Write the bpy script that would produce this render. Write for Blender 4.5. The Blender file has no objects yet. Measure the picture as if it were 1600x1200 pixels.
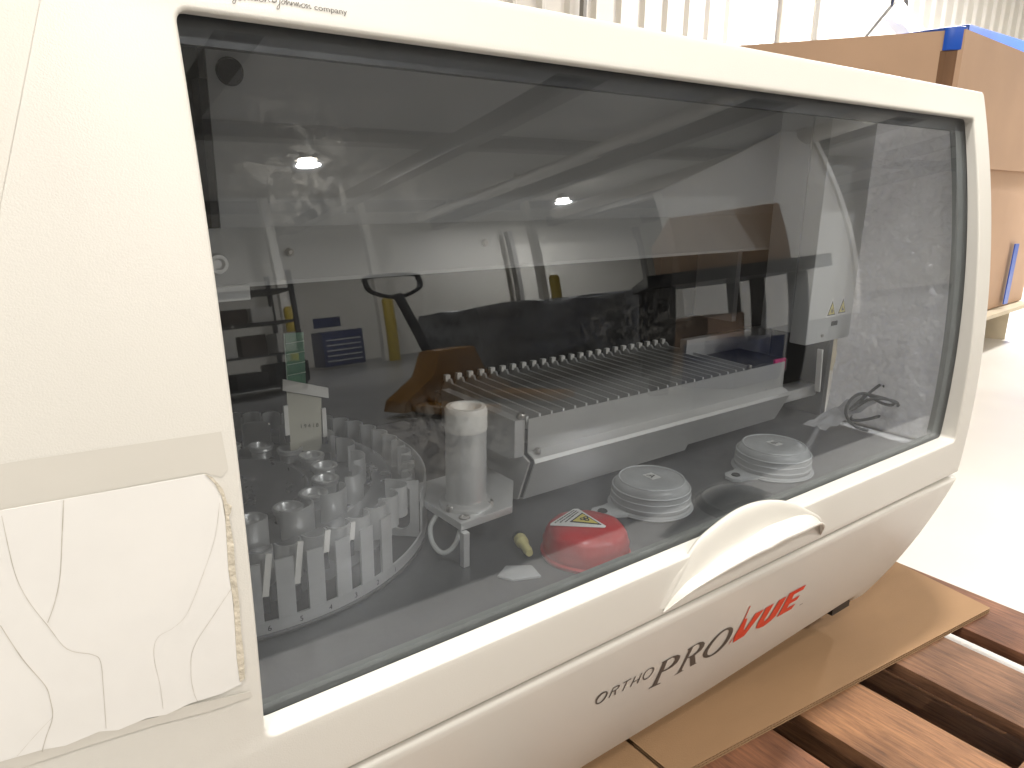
import bpy, bmesh, math, random
from mathutils import Vector, Matrix, noise as mnoise
random.seed(7)
S = bpy.context.scene
COL = S.collection
PI = math.pi

# ------------------------------------------------------------------ camera
cam = bpy.data.objects.new('camera', bpy.data.cameras.new('camera'))
COL.objects.link(cam)
cam.matrix_world = Matrix(((0.79901153, 0.14880581, -0.58261257, 0.0),
                           (-0.60115798, 0.21986735, -0.76828864, -0.48),
                           (0.01377167, 0.96411368, 0.26513234, 0.0),
                           (0, 0, 0, 1)))
cam.data.sensor_width = 36.0
cam.data.lens = 36.0 * 1155.0 / 1600.0
cam.data.clip_start = 0.02
cam.data.clip_end = 200
S.camera = cam

# ------------------------------------------------------------------ world, exposure
W = bpy.data.worlds.new("World"); S.world = W; W.use_nodes = True
bg = W.node_tree.nodes['Background']
bg.inputs[0].default_value = (1.0, 0.965, 0.92, 1); bg.inputs[1].default_value = 0.2
S.view_settings.view_transform = 'Standard'
S.view_settings.look = 'None'
S.view_settings.gamma = 1.0
S.view_settings.use_curve_mapping = False
S.view_settings.exposure = 0.0
WARM = (1.0, 0.955, 0.895)

# ------------------------------------------------------------------ materials
def nodes(name):
    m = bpy.data.materials.new(name); m.use_nodes = True
    nt = m.node_tree
    return m, nt, nt.nodes['Principled BSDF']

def mat(name, col, rough=0.5, metal=0.0, bump=0.0, bscale=200.0, var=0.0, vscale=6.0, alpha=1.0,
        spec=0.5, stretch=None, coat=0.0, rvar=0.0, col2=None, detail=4.0, trans=0.0):
    m, nt, b = nodes(name)
    b.inputs['Base Color'].default_value = (*col, 1)
    b.inputs['Roughness'].default_value = rough
    b.inputs['Metallic'].default_value = metal
    b.inputs['Specular IOR Level'].default_value = spec
    b.inputs['Coat Weight'].default_value = coat
    b.inputs['Alpha'].default_value = alpha
    b.inputs['Transmission Weight'].default_value = trans
    tc = nt.nodes.new('ShaderNodeTexCoord')
    mp = nt.nodes.new('ShaderNodeMapping')
    if stretch: mp.inputs['Scale'].default_value = stretch
    nt.links.new(tc.outputs['Object'], mp.inputs[0])
    if var > 0 or col2:
        n = nt.nodes.new('ShaderNodeTexNoise'); n.inputs['Scale'].default_value = vscale
        n.inputs['Detail'].default_value = detail
        nt.links.new(mp.outputs[0], n.inputs[0])
        r = nt.nodes.new('ShaderNodeValToRGB')
        r.color_ramp.elements[0].position = 0.3; r.color_ramp.elements[1].position = 0.7
        c2 = col2 if col2 else tuple(max(0, c * (1 - var)) for c in col)
        r.color_ramp.elements[0].color = (*c2, 1); r.color_ramp.elements[1].color = (*col, 1)
        nt.links.new(n.outputs[0], r.inputs[0]); nt.links.new(r.outputs[0], b.inputs['Base Color'])
    if rvar > 0:
        n = nt.nodes.new('ShaderNodeTexNoise'); n.inputs['Scale'].default_value = vscale * 2.3
        n.inputs['Detail'].default_value = 5
        nt.links.new(mp.outputs[0], n.inputs[0])
        r = nt.nodes.new('ShaderNodeMapRange')
        r.inputs[3].default_value = max(0, rough - rvar); r.inputs[4].default_value = rough + rvar
        nt.links.new(n.outputs[0], r.inputs[0]); nt.links.new(r.outputs[0], b.inputs['Roughness'])
    if bump > 0:
        n = nt.nodes.new('ShaderNodeTexNoise'); n.inputs['Scale'].default_value = bscale
        n.inputs['Detail'].default_value = 4
        nt.links.new(mp.outputs[0], n.inputs[0])
        bp = nt.nodes.new('ShaderNodeBump'); bp.inputs['Strength'].default_value = bump
        bp.inputs['Distance'].default_value = 0.002
        nt.links.new(n.outputs[0], bp.inputs['Height']); nt.links.new(bp.outputs[0], b.inputs['Normal'])
    return m

def emis(name, col, s):
    m, nt, b = nodes(name)
    b.inputs['Emission Color'].default_value = (*col, 1); b.inputs['Emission Strength'].default_value = s
    b.inputs['Base Color'].default_value = (*col, 1)
    return m

M = {}
M['cream'] = mat('cream_plastic', (0.675, 0.655, 0.605), 0.38, bump=0.10, bscale=900, var=0.045, vscale=3.0, rvar=0.06)
M['cream2'] = mat('cream_plastic_side', (0.665, 0.64, 0.585), 0.4, bump=0.10, bscale=900, var=0.04, vscale=4.0)
M['white_film'] = mat('white_film', (0.78, 0.765, 0.735), 0.2, bump=0.25, bscale=18, var=0.05, vscale=12)
M['residue'] = mat('glue_residue', (0.66, 0.60, 0.49), 0.65, bump=0.8, bscale=260, var=0.22, vscale=130)
M['crack'] = mat('film_crack', (0.58, 0.54, 0.47), 0.7, var=0.3, vscale=80)
M['ink_grey'] = mat('grey_ink', (0.085, 0.078, 0.068), 0.45)
M['ink_red'] = mat('red_ink', (0.72, 0.05, 0.02), 0.42)
M['ink_black'] = mat('black_ink', (0.015, 0.015, 0.016), 0.5)
M['gasket'] = mat('black_gasket', (0.018, 0.021, 0.027), 0.42, bump=0.2, bscale=60, rvar=0.15, var=0.4, vscale=15)
M['gasket_grey'] = mat('grey_gasket', (0.20, 0.222, 0.208), 0.5, bump=0.2, bscale=90, var=0.35, vscale=25)
M['alu'] = mat('brushed_aluminium', (0.74, 0.74, 0.73), 0.33, 0.5, bump=0.12, bscale=500, var=0.12, vscale=20, stretch=(1, 1, 4), rvar=0.1)
M['alu_mid'] = mat('worn_aluminium', (0.34, 0.34, 0.34), 0.3, 0.7, var=0.2, vscale=14, rvar=0.1)
M['alu_light'] = mat('satin_aluminium', (0.70, 0.70, 0.69), 0.32, 0.55, bump=0.12, bscale=500, var=0.1, vscale=20)
M['alu_dark'] = mat('dull_metal', (0.11, 0.11, 0.112), 0.5, 0.4, bump=0.15, bscale=300, var=0.15, vscale=18, rvar=0.1)
M['steel_sheet'] = mat('bent_sheet_steel', (0.60, 0.595, 0.575), 0.33, 0.35, bump=0.05, bscale=300, var=0.08, vscale=5, stretch=(1, 1, 6), rvar=0.08)
M['deck'] = mat('grey_deck', (0.11, 0.113, 0.118), 0.4, 0.1, bump=0.15, bscale=160, var=0.3, vscale=9, rvar=0.18)
M['inner_dark'] = mat('dark_interior', (0.03, 0.03, 0.032), 0.6, var=0.5, vscale=5)
M['panel'] = mat('grey_painted_panel', (0.47, 0.475, 0.475), 0.5, bump=0.08, bscale=300, var=0.08, vscale=4)
M['panel_light'] = mat('light_grey_painted_panel', (0.66, 0.665, 0.655), 0.45, bump=0.08, bscale=300, var=0.06, vscale=4)
M['screw'] = mat('screw_metal', (0.5, 0.48, 0.45), 0.3, 0.9)
M['dark_metal'] = mat('dark_recess', (0.02, 0.02, 0.02), 0.5)
M['nylon'] = mat('white_nylon', (0.85, 0.83, 0.78), 0.4, var=0.04)
M['red_cap'] = mat('red_plastic', (0.52, 0.008, 0.012), 0.34, bump=0.3, bscale=45, rvar=0.12, var=0.2, vscale=30)
M['frost'] = mat('frosted_clear_plastic', (0.74, 0.76, 0.76), 0.25, bump=0.3, bscale=60, alpha=0.62, var=0.15, vscale=30)
M['frost_rib'] = mat('frosted_rib', (0.78, 0.8, 0.8), 0.25, bump=0.2, bscale=80, alpha=0.62)
M['sticker_white'] = mat('white_sticker', (0.78, 0.78, 0.75), 0.45)
M['sticker_yellow'] = mat('yellow_sticker', (0.72, 0.60, 0.10), 0.45)
M['beige_card'] = mat('beige_gel_card', (0.58, 0.56, 0.46), 0.5, var=0.06, vscale=40)
M['green_gel'] = mat('green_translucent_film', (0.28, 0.55, 0.38), 0.2, alpha=0.62, var=0.25, vscale=40)
M['green_line'] = mat('pale_green_line', (0.6, 0.75, 0.62), 0.4)
M['yellow_plastic'] = mat('yellowed_plastic', (0.72, 0.66, 0.30), 0.4)
M['tube'] = mat('clear_hose', (0.7, 0.72, 0.7), 0.2, alpha=0.6)
M['cable'] = mat('black_cable', (0.02, 0.022, 0.025), 0.45)
M['card'] = mat('cardboard', (0.36, 0.22, 0.115), 0.8, bump=0.25, bscale=350, var=0.10, vscale=5, stretch=(1, 3, 1))
M['card_edge'] = mat('cardboard_flute', (0.34, 0.20, 0.10), 0.9, var=0.2, vscale=60)
M['box_card'] = mat('box_cardboard', (0.50, 0.325, 0.21), 0.75, bump=0.2, bscale=40, var=0.10, vscale=2.5)
M['box_brown'] = mat('brown_strap', (0.22, 0.12, 0.065), 0.2, var=0.35, vscale=5, stretch=(3, 3, 0.4))
M['blue_tape'] = mat('blue_tape', (0.01, 0.09, 0.52), 0.4, var=0.2)
M['blue'] = mat('blue_board', (0.035, 0.10, 0.42), 0.5, var=0.2, vscale=2)
M['wall'] = mat('white_ribbed_steel', (0.80, 0.77, 0.70), 0.5, var=0.05, vscale=1.5)
M['wall_rib'] = mat('white_ribs', (0.82, 0.79, 0.72), 0.45)
M['ceil'] = mat('white_ceiling_sheet', (0.84, 0.83, 0.80), 0.7, var=0.1, vscale=0.5)
M['beam'] = mat('ceiling_beam_paint', (0.30, 0.29, 0.27), 0.6)
M['floor'] = mat('dimmed_epoxy_floor', (0.27, 0.265, 0.255), 0.35, bump=0.08, bscale=20, var=0.14, vscale=1.3, rvar=0.12)  # pale floor made darker: the weaker light in front is put into its colour
M['yellow'] = mat('yellow_paint', (0.50, 0.36, 0.03), 0.45, var=0.1)
M['orange'] = mat('orange_paint', (0.34, 0.16, 0.025), 0.4, var=0.25, vscale=8)
M['black_paint'] = mat('black_paint', (0.02, 0.02, 0.022), 0.4)
M['navy'] = mat('navy_steel', (0.018, 0.032, 0.11), 0.35)
M['wrap_dark'] = mat('grey_stretch_film', (0.27, 0.275, 0.28), 0.3, bump=0.3, bscale=10, var=0.6, vscale=5, rvar=0.15)
M['wood_dark'] = mat('dark_shelf', (0.10, 0.075, 0.06), 0.6, var=0.4)
M['pink'] = mat('pink_tag', (0.85, 0.05, 0.25), 0.5)
M['pink2'] = M['pink']

def wood_mat(name, a, b2, seed):
    m, nt, b = nodes(name)
    tc = nt.nodes.new('ShaderNodeTexCoord'); mp = nt.nodes.new('ShaderNodeMapping')
    mp.inputs['Scale'].default_value = (34, 3.2, 34); mp.inputs['Location'].default_value = (seed, seed * 1.7, seed)
    nt.links.new(tc.outputs['Object'], mp.inputs[0])
    n = nt.nodes.new('ShaderNodeTexNoise'); n.inputs['Scale'].default_value = 5; n.inputs['Detail'].default_value = 8
    n.inputs['Roughness'].default_value = 0.65; n.inputs['Distortion'].default_value = 0.6
    nt.links.new(mp.outputs[0], n.inputs[0])
    n2 = nt.nodes.new('ShaderNodeTexNoise'); n2.inputs['Scale'].default_value = 7; n2.inputs['Detail'].default_value = 3
    nt.links.new(tc.outputs['Object'], n2.inputs[0])
    r = nt.nodes.new('ShaderNodeValToRGB'); cr = r.color_ramp
    cr.elements[0].position = 0.30; cr.elements[0].color = (*b2, 1)
    cr.elements[1].position = 0.68; cr.elements[1].color = (*a, 1)
    mx = nt.nodes.new('ShaderNodeMix'); mx.data_type = 'RGBA'; mx.blend_type = 'MULTIPLY'
    r2 = nt.nodes.new('ShaderNodeValToRGB'); r2.color_ramp.elements[0].position = 0.35; r2.color_ramp.elements[1].position = 0.6
    r2.color_ramp.elements[0].color = (0.55, 0.52, 0.5, 1); r2.color_ramp.elements[1].color = (1, 1, 1, 1)
    nt.links.new(n.outputs[0], r.inputs[0]); nt.links.new(n2.outputs[0], r2.inputs[0])
    mx.inputs[0].default_value = 1.0
    nt.links.new(r.outputs[0], mx.inputs[6]); nt.links.new(r2.outputs[0], mx.inputs[7])
    nt.links.new(mx.outputs[2], b.inputs['Base Color'])
    b.inputs['Roughness'].default_value = 0.62
    bp = nt.nodes.new('ShaderNodeBump'); bp.inputs['Strength'].default_value = 0.5; bp.inputs['Distance'].default_value = 0.002
    nt.links.new(n.outputs[0], bp.inputs['Height']); nt.links.new(bp.outputs[0], b.inputs['Normal'])
    return m
M['wood1'] = wood_mat('red_brown_wood', (0.31, 0.135, 0.068), (0.12, 0.05, 0.028), 1.0)
M['wood2'] = wood_mat('brown_wood', (0.30, 0.15, 0.078), (0.11, 0.055, 0.03), 4.0)
M['wood3'] = wood_mat('warm_wood', (0.36, 0.175, 0.078), (0.14, 0.065, 0.03), 9.0)

# smoked window pane: tinted see-through sheet, reflection on both faces by angle, dust film and smudges
def glass_mat(dusty=True):
    m = bpy.data.materials.new('smoked_acrylic'); m.use_nodes = True
    nt = m.node_tree; nt.nodes.clear(); N = nt.nodes.new; L = nt.links.new
    out = N('ShaderNodeOutputMaterial')
    tr = N('ShaderNodeBsdfTransparent'); tr.inputs[0].default_value = (0.838, 0.852, 0.866, 1)
    gl = N('ShaderNodeBsdfGlossy'); gl.inputs['Roughness'].default_value = 0.012
    gl.inputs[0].default_value = (0.90, 0.94, 1.0, 1)
    geo = N('ShaderNodeNewGeometry')
    dot = N('ShaderNodeVectorMath'); dot.operation = 'DOT_PRODUCT'
    L(geo.outputs['Incoming'], dot.inputs[0]); L(geo.outputs['Normal'], dot.inputs[1])
    ab = N('ShaderNodeMath'); ab.operation = 'ABSOLUTE'; L(dot.outputs['Value'], ab.inputs[0])
    om = N('ShaderNodeMath'); om.operation = 'SUBTRACT'; om.inputs[0].default_value = 1; L(ab.outputs[0], om.inputs[1])
    pw = N('ShaderNodeMath'); pw.operation = 'POWER'; pw.inputs[1].default_value = 5; L(om.outputs[0], pw.inputs[0])
    ma = N('ShaderNodeMath'); ma.operation = 'MULTIPLY_ADD'; ma.inputs[1].default_value = 0.9; ma.inputs[2].default_value = 0.058
    L(pw.outputs[0], ma.inputs[0])
    mx = N('ShaderNodeMixShader'); L(ma.outputs[0], mx.inputs[0]); L(tr.outputs[0], mx.inputs[1]); L(gl.outputs[0], mx.inputs[2])
    if not dusty:
        L(mx.outputs[0], out.inputs[0]); return m
    # dust
    tc = N('ShaderNodeTexCoord')
    n1 = N('ShaderNodeTexNoise'); n1.inputs['Scale'].default_value = 9; n1.inputs['Detail'].default_value = 9; n1.inputs['Roughness'].default_value = 0.65
    n1.inputs['Distortion'].default_value = 0.8
    L(tc.outputs['Object'], n1.inputs[0])
    r1 = N('ShaderNodeMapRange'); r1.inputs[1].default_value = 0.35; r1.inputs[2].default_value = 0.85
    r1.inputs[3].default_value = 0.0; r1.inputs[4].default_value = 0.016; L(n1.outputs[0], r1.inputs[0])
    # smear blobs with their own outlines on the pane
    def blob(cx, cz, r, amt, sc, lo=0.5):
        mp = N('ShaderNodeVectorMath'); mp.operation = 'SUBTRACT'; mp.inputs[1].default_value = (cx, 0, cz)
        L(tc.outputs['Object'], mp.inputs[0])
        m2 = N('ShaderNodeVectorMath'); m2.operation = 'MULTIPLY'; m2.inputs[1].default_value = (1 / r[0], 0, 1 / r[1]); L(mp.outputs[0], m2.inputs[0])
        ln = N('ShaderNodeVectorMath'); ln.operation = 'LENGTH'; L(m2.outputs[0], ln.inputs[0])
        fr = N('ShaderNodeMapRange'); fr.interpolation_type = 'SMOOTHSTEP'; fr.inputs[1].default_value = 1.0; fr.inputs[2].default_value = 0.35
        L(ln.outputs['Value'], fr.inputs[0])
        nn = N('ShaderNodeTexNoise'); nn.inputs['Scale'].default_value = sc; nn.inputs['Detail'].default_value = 8; nn.inputs['Roughness'].default_value = 0.7; nn.inputs['Distortion'].default_value = 1.1
        L(tc.outputs['Object'], nn.inputs[0])
        rr = N('ShaderNodeMapRange'); rr.inputs[1].default_value = lo; rr.inputs[2].default_value = 0.72; rr.inputs[4].default_value = amt; L(nn.outputs[0], rr.inputs[0])
        mu = N('ShaderNodeMath'); mu.operation = 'MULTIPLY'; L(fr.outputs[0], mu.inputs[0]); L(rr.outputs[0], mu.inputs[1])
        return mu
    a = r1.outputs[0]
    for args in (((0.197, 0.005, (0.055, 0.06), 0.12, 60)), (0.235, -0.01, (0.10, 0.05), 0.06, 22, 0.35), (0.30, -0.20, (0.09, 0.05), 0.10, 70, 0.42),
                 (0.52, -0.13, (0.12, 0.035), 0.05, 120), (0.25, -0.27, (0.12, 0.06), 0.02, 20, 0.4)):
        bl = blob(*args)
        ad = N('ShaderNodeMath'); ad.operation = 'ADD'; L(a, ad.inputs[0]); L(bl.outputs[0], ad.inputs[1]); a = ad.outputs[0]
    # fine dust specks
    vo = N('ShaderNodeTexVoronoi'); vo.inputs['Scale'].default_value = 60; L(tc.outputs['Object'], vo.inputs[0])
    vr = N('ShaderNodeMapRange'); vr.inputs[1].default_value = 0.07; vr.inputs[2].default_value = 0.04; vr.inputs[4].default_value = 0.07
    L(vo.outputs['Distance'], vr.inputs[0])
    ad = N('ShaderNodeMath'); ad.operation = 'ADD'; L(a, ad.inputs[0]); L(vr.outputs[0], ad.inputs[1]); ad.use_clamp = True
    df = N('ShaderNodeBsdfDiffuse'); df.inputs[0].default_value = (0.75, 0.75, 0.72, 1)
    m2 = N('ShaderNodeMixShader'); L(ad.outputs[0], m2.inputs[0]); L(mx.outputs[0], m2.inputs[1]); L(df.outputs[0], m2.inputs[2])
    L(m2.outputs[0], out.inputs[0])
    # plain inner face: same without dust
    return m
M['glass'] = glass_mat(); M['glass_in'] = glass_mat(False)

def wrap_mat():
    m, nt, b = nodes('bubble_wrap_film')
    N = nt.nodes.new; L = nt.links.new
    b.inputs['Roughness'].default_value = 0.16; b.inputs['Metallic'].default_value = 0.3
    b.inputs['Specular IOR Level'].default_value = 1.0
    b.inputs['Coat Weight'].default_value = 0.6; b.inputs['Coat Roughness'].default_value = 0.06
    tc = N('ShaderNodeTexCoord')
    n = N('ShaderNodeTexNoise'); n.inputs['Scale'].default_value = 28; n.inputs['Detail'].default_value = 7; n.inputs['Distortion'].default_value = 1.2
    L(tc.outputs['Object'], n.inputs[0])
    r = N('ShaderNodeValToRGB'); r.color_ramp.elements[0].position = 0.3; r.color_ramp.elements[1].position = 0.72
    r.color_ramp.elements[0].color = (0.66, 0.65, 0.66, 1); r.color_ramp.elements[1].color = (0.93, 0.92, 0.94, 1)
    L(n.outputs[0], r.inputs[0]); L(r.outputs[0], b.inputs['Base Color'])
    v = N('ShaderNodeTexVoronoi'); v.inputs['Scale'].default_value = 95; L(tc.outputs['Object'], v.inputs[0])
    iv = N('ShaderNodeMath'); iv.operation = 'MULTIPLY_ADD'; iv.inputs[1].default_value = -0.45; L(v.outputs['Distance'], iv.inputs[0]); L(n.outputs[0], iv.inputs[2])
    bp = N('ShaderNodeBump'); bp.inputs['Strength'].default_value = 1; bp.inputs['Distance'].default_value = 0.007
    L(iv.outputs[0], bp.inputs['Height']); L(bp.outputs[0], b.inputs['Normal']); L(bp.outputs[0], b.inputs['Coat Normal'])
    tl = N('ShaderNodeBsdfTranslucent'); tl.inputs[0].default_value = (0.95, 0.94, 0.96, 1); L(bp.outputs[0], tl.inputs['Normal'])
    ms = N('ShaderNodeMixShader'); ms.inputs[0].default_value = 0.42
    L(b.outputs[0], ms.inputs[1]); L(tl.outputs[0], ms.inputs[2]); L(ms.outputs[0], nt.nodes['Material Output'].inputs[0])
    return m
M['wrap'] = wrap_mat()

# ------------------------------------------------------------------ helpers
def link(name, me, m, parent=None, smooth=False, angle=35):
    o = bpy.data.objects.new(name, me); COL.objects.link(o)
    if m is not None:
        for mm in (m if isinstance(m, (list, tuple)) else [m]): me.materials.append(mm)
    if smooth:
        me.shade_smooth(); me.set_sharp_from_angle(angle=math.radians(angle))
    if parent is not None: o.parent = parent
    return o

def tag(o, label=None, cat=None, group=None, kind=None):
    if label: o['label'] = label
    if cat: o['category'] = cat
    if group: o['group'] = group
    if kind: o['kind'] = kind
    return o

def empty(name, loc=(0, 0, 0)):
    o = bpy.data.objects.new(name, None); COL.objects.link(o); o.location = loc; o.empty_display_size = 0.05
    return o

class MB:
    def __init__(s): s.bm = bmesh.new()
    def box(s, x0, x1, y0, y1, z0, z1, mi=0):
        vs = [s.bm.verts.new(p) for p in ((x0,y0,z0),(x1,y0,z0),(x1,y1,z0),(x0,y1,z0),(x0,y0,z1),(x1,y0,z1),(x1,y1,z1),(x0,y1,z1))]
        for f in ((0,3,2,1),(4,5,6,7),(0,1,5,4),(1,2,6,5),(2,3,7,6),(3,0,4,7)):
            fa = s.bm.faces.new([vs[i] for i in f]); fa.material_index = mi
        return vs
    def obox(s, c, size, R=None, mi=0):
        vs = s.box(-size[0]/2, size[0]/2, -size[1]/2, size[1]/2, -size[2]/2, size[2]/2, mi)
        for v in vs:
            p = v.co.copy()
            if R is not None: p = R @ p
            v.co = p + Vector(c)
        return vs
    def bar(s, a, b, w, h, mi=0):
        a = Vector(a); b = Vector(b); d = b - a
        R = d.to_track_quat('Y', 'Z').to_matrix()
        return s.obox((a + b) / 2, (w, d.length, h), R, mi)
    def prism(s, pts, axis, a0, a1, mi=0):
        """pts: polygon in the other two axes; extruded along axis from a0 to a1"""
        def P(p, a):
            if axis == 'x': return (a, p[0], p[1])
            if axis == 'y': return (p[0], a, p[1])
            return (p[0], p[1], a)
        A = [s.bm.verts.new(P(p, a0)) for p in pts]; B = [s.bm.verts.new(P(p, a1)) for p in pts]
        n = len(pts)
        f = s.bm.faces.new(A); f.material_index = mi
        f = s.bm.faces.new(B[::-1]); f.material_index = mi
        for i in range(n):
            f = s.bm.faces.new((A[i], B[i], B[(i+1) % n], A[(i+1) % n])); f.material_index = mi
    def lathe(s, prof, c, seg=32, mi=0, lobes=None, M4=None):
        """prof list of (r,z); closed with axis if r==0"""
        rings = []
        for r, z in prof:
            if r <= 1e-6:
                p = Vector((0, 0, z)); p = (M4 @ p) if M4 else p
                rings.append([s.bm.verts.new(p + Vector(c))]); continue
            ring = []
            for i in range(seg):
                t = 2 * PI * i / seg
                rr = r * (lobes(t, z) if lobes else 1)
                p = Vector((rr * math.cos(t), rr * math.sin(t), z)); p = (M4 @ p) if M4 else p
                ring.append(s.bm.verts.new(p + Vector(c)))
            rings.append(ring)
        for k in range(len(rings) - 1):
            A, B = rings[k], rings[k+1]
            for i in range(seg):
                j = (i + 1) % seg
                if len(A) == 1 and len(B) == 1: continue
                if len(A) == 1: f = s.bm.faces.new((A[0], B[i], B[j]))
                elif len(B) == 1: f = s.bm.faces.new((A[i], A[j], B[0]))
                else: f = s.bm.faces.new((A[i], A[j], B[j], B[i]))
                f.material_index = mi
    def tube(s, pts, r, seg=8, closed=False, mi=0, rs=None):
        pts = [Vector(p) for p in pts]; n = len(pts); rings = []
        up = Vector((0, 0, 1))
        for i, p in enumerate(pts):
            a = pts[(i-1) % n] if (closed or i > 0) else p
            b = pts[(i+1) % n] if (closed or i < n-1) else p
            d = (b - a).normalized()
            u = d.cross(up)
            if u.length < 1e-3: u = d.cross(Vector((1, 0, 0)))
            u.normalize(); v = d.cross(u)
            rr = rs[i] if rs else r
            rings.append([s.bm.verts.new(p + u * rr * math.cos(2*PI*k/seg) + v * rr * math.sin(2*PI*k/seg)) for k in range(seg)])
        m = n if closed else n - 1
        for i in range(m):
            A, B = rings[i], rings[(i+1) % n]
            for k in range(seg):
                f = s.bm.faces.new((A[k], A[(k+1) % seg], B[(k+1) % seg], B[k])); f.material_index = mi
        if not closed:
            s.bm.faces.new(rings[0]).material_index = mi; s.bm.faces.new(rings[-1][::-1]).material_index = mi
    def grid(s, nu, nv, fn, mi=0):
        V = [[s.bm.verts.new(fn(i / nu, j / nv)) for j in range(nv + 1)] for i in range(nu + 1)]
        for i in range(nu):
            for j in range(nv):
                s.bm.faces.new((V[i][j], V[i+1][j], V[i+1][j+1], V[i][j+1])).material_index = mi
        return V
    def bevel(s, w, seg=2, ang=30):
        s.bm.normal_update()
        es = [e for e in s.bm.edges if len(e.link_faces) == 2 and e.calc_face_angle(0) > math.radians(ang)]
        bmesh.ops.bevel(s.bm, geom=es, offset=w, segments=seg, profile=0.6, affect='EDGES', clamp_overlap=True)
        return s
    def build(s, name, m, parent=None, smooth=False, angle=35, fix=True):
        if fix: bmesh.ops.recalc_face_normals(s.bm, faces=s.bm.faces)
        me = bpy.data.meshes.new(name); s.bm.to_mesh(me); s.bm.free()
        return link(name, me, m, parent, smooth, angle)

def catmull(pts, n=6, closed=False):
    P = [Vector(p) for p in pts]; out = []
    m = len(P)
    for i in range(m if closed else m - 1):
        if closed: a, b, c, d = P[(i-1) % m], P[i], P[(i+1) % m], P[(i+2) % m]
        else: a, b, c, d = P[max(i-1, 0)], P[i], P[i+1], P[min(i+2, m-1)]
        for k in range(n):
            t = k / n
            out.append(0.5 * ((2*b) + (c-a)*t + (2*a-5*b+4*c-d)*t*t + (3*b-a-3*c+d)*t**3))
    if not closed: out.append(P[-1])
    return out

def flat_mesh(polys):
    """list of 2D outlines (outer + holes, even-odd) -> bmesh in XY"""
    cu = bpy.data.curves.new('tmp', 'CURVE'); cu.dimensions = '2D'; cu.fill_mode = 'BOTH'
    for pl in polys:
        sp = cu.splines.new('POLY'); sp.points.add(len(pl) - 1)
        for k, (x, y) in enumerate(pl): sp.points[k].co = (x, y, 0, 1)
        sp.use_cyclic_u = True
    return curve_to_bm(cu)

def curve_to_bm(cu):
    o = bpy.data.objects.new('tmp', cu); COL.objects.link(o)
    dg = bpy.context.evaluated_depsgraph_get()
    me = bpy.data.meshes.new_from_object(o.evaluated_get(dg))
    bm = bmesh.new(); bm.from_mesh(me)
    bpy.data.objects.remove(o); bpy.data.meshes.remove(me); bpy.data.curves.remove(cu)
    return bm

def text_bm(s, size=1.0, shear=0.0, align='LEFT', spacing=1.0):
    cu = bpy.data.curves.new('tmp', 'FONT'); cu.body = s; cu.size = size; cu.shear = shear
    cu.align_x = align; cu.space_character = spacing; cu.resolution_u = 4
    return curve_to_bm(cu)

# ------------------------------------------------------------------ profiles of the analyser's curved front
def P(z):  return 0.31078612*z*z + 0.19852482*z + 0.00677695        # door, outer skin
def G(z):  return 0.31078612*z*z + 0.17852482*z + 0.02103695        # window pane
def Lw(z): return -0.11358*z**3 + 0.33929*z*z + 0.10195*z - 0.05396  # lower panel
def stick(bm, fn, off, name, m, parent, step=0.012, thick=0.0):
    """lay a flat XY bmesh (x, z) on a curved skin"""
    zs = [v.co.y for v in bm.verts]
    z = math.floor(min(zs) / step) * step
    while z < max(zs):
        bmesh.ops.bisect_plane(bm, geom=bm.verts[:] + bm.edges[:] + bm.faces[:], plane_co=(0, z, 0), plane_no=(0, 1, 0))
        z += step
    if thick > 0:
        r = bmesh.ops.extrude_face_region(bm, geom=bm.faces[:])
        for v in r['geom']:
            if isinstance(v, bmesh.types.BMVert): v.co.z = 1.0
    for v in bm.verts:
        x, zz, t = v.co.x, v.co.y, v.co.z
        v.co = Vector((x, fn(zz) - off - thick * t, zz))
    bmesh.ops.recalc_face_normals(bm, faces=bm.faces)
    if thick == 0:
        for f in bm.faces:
            if f.normal.y > 0: f.normal_flip()
    me = bpy.data.meshes.new(name); bm.to_mesh(me); bm.free()
    return link(name, me, m, parent)
def ribbon(pts, w):
    """2D polyline -> closed outline of width w (taking w as number or per-point list)"""
    L, R = [], []
    n = len(pts)
    for i in range(n):
        a = Vector(pts[max(i-1, 0)]); b = Vector(pts[min(i+1, n-1)])
        d = (b - a)
        if d.length < 1e-9: d = Vector((1, 0))
        d.normalize(); q = Vector((-d.y, d.x)); ww = (w[i] if isinstance(w, list) else w) / 2
        p = Vector(pts[i]); L.append(tuple(p + q * ww)); R.append(tuple(p - q * ww))
    return L, R
def ribbon_bm(lines, w):
    bm = bmesh.new()
    for pts in lines:
        L, R = ribbon(pts, w)
        A = [bm.verts.new((x, y, 0)) for x, y in L]; B = [bm.verts.new((x, y, 0)) for x, y in R]
        for i in range(len(A) - 1): bm.faces.new((A[i], A[i+1], B[i+1], B[i]))
    return bm

# ================================================================== SETTING: the warehouse
FZ = -0.95
mb = MB(); mb.box(-9, 26, -16, 7, FZ - 0.1, FZ)
tag(mb.build('floor', M['floor']), kind='structure')
M['floor_glare'] = mat('overexposed_floor', (0.76, 0.74, 0.70), 0.4, bump=0.08, bscale=20, var=0.08, vscale=1.3, rvar=0.1)  # same floor in a paler copy, its overexposed glare put into the colour
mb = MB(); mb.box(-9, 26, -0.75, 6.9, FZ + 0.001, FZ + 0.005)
tag(mb.build('floor_glare_sheet', M['floor_glare']), kind='structure')
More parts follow.
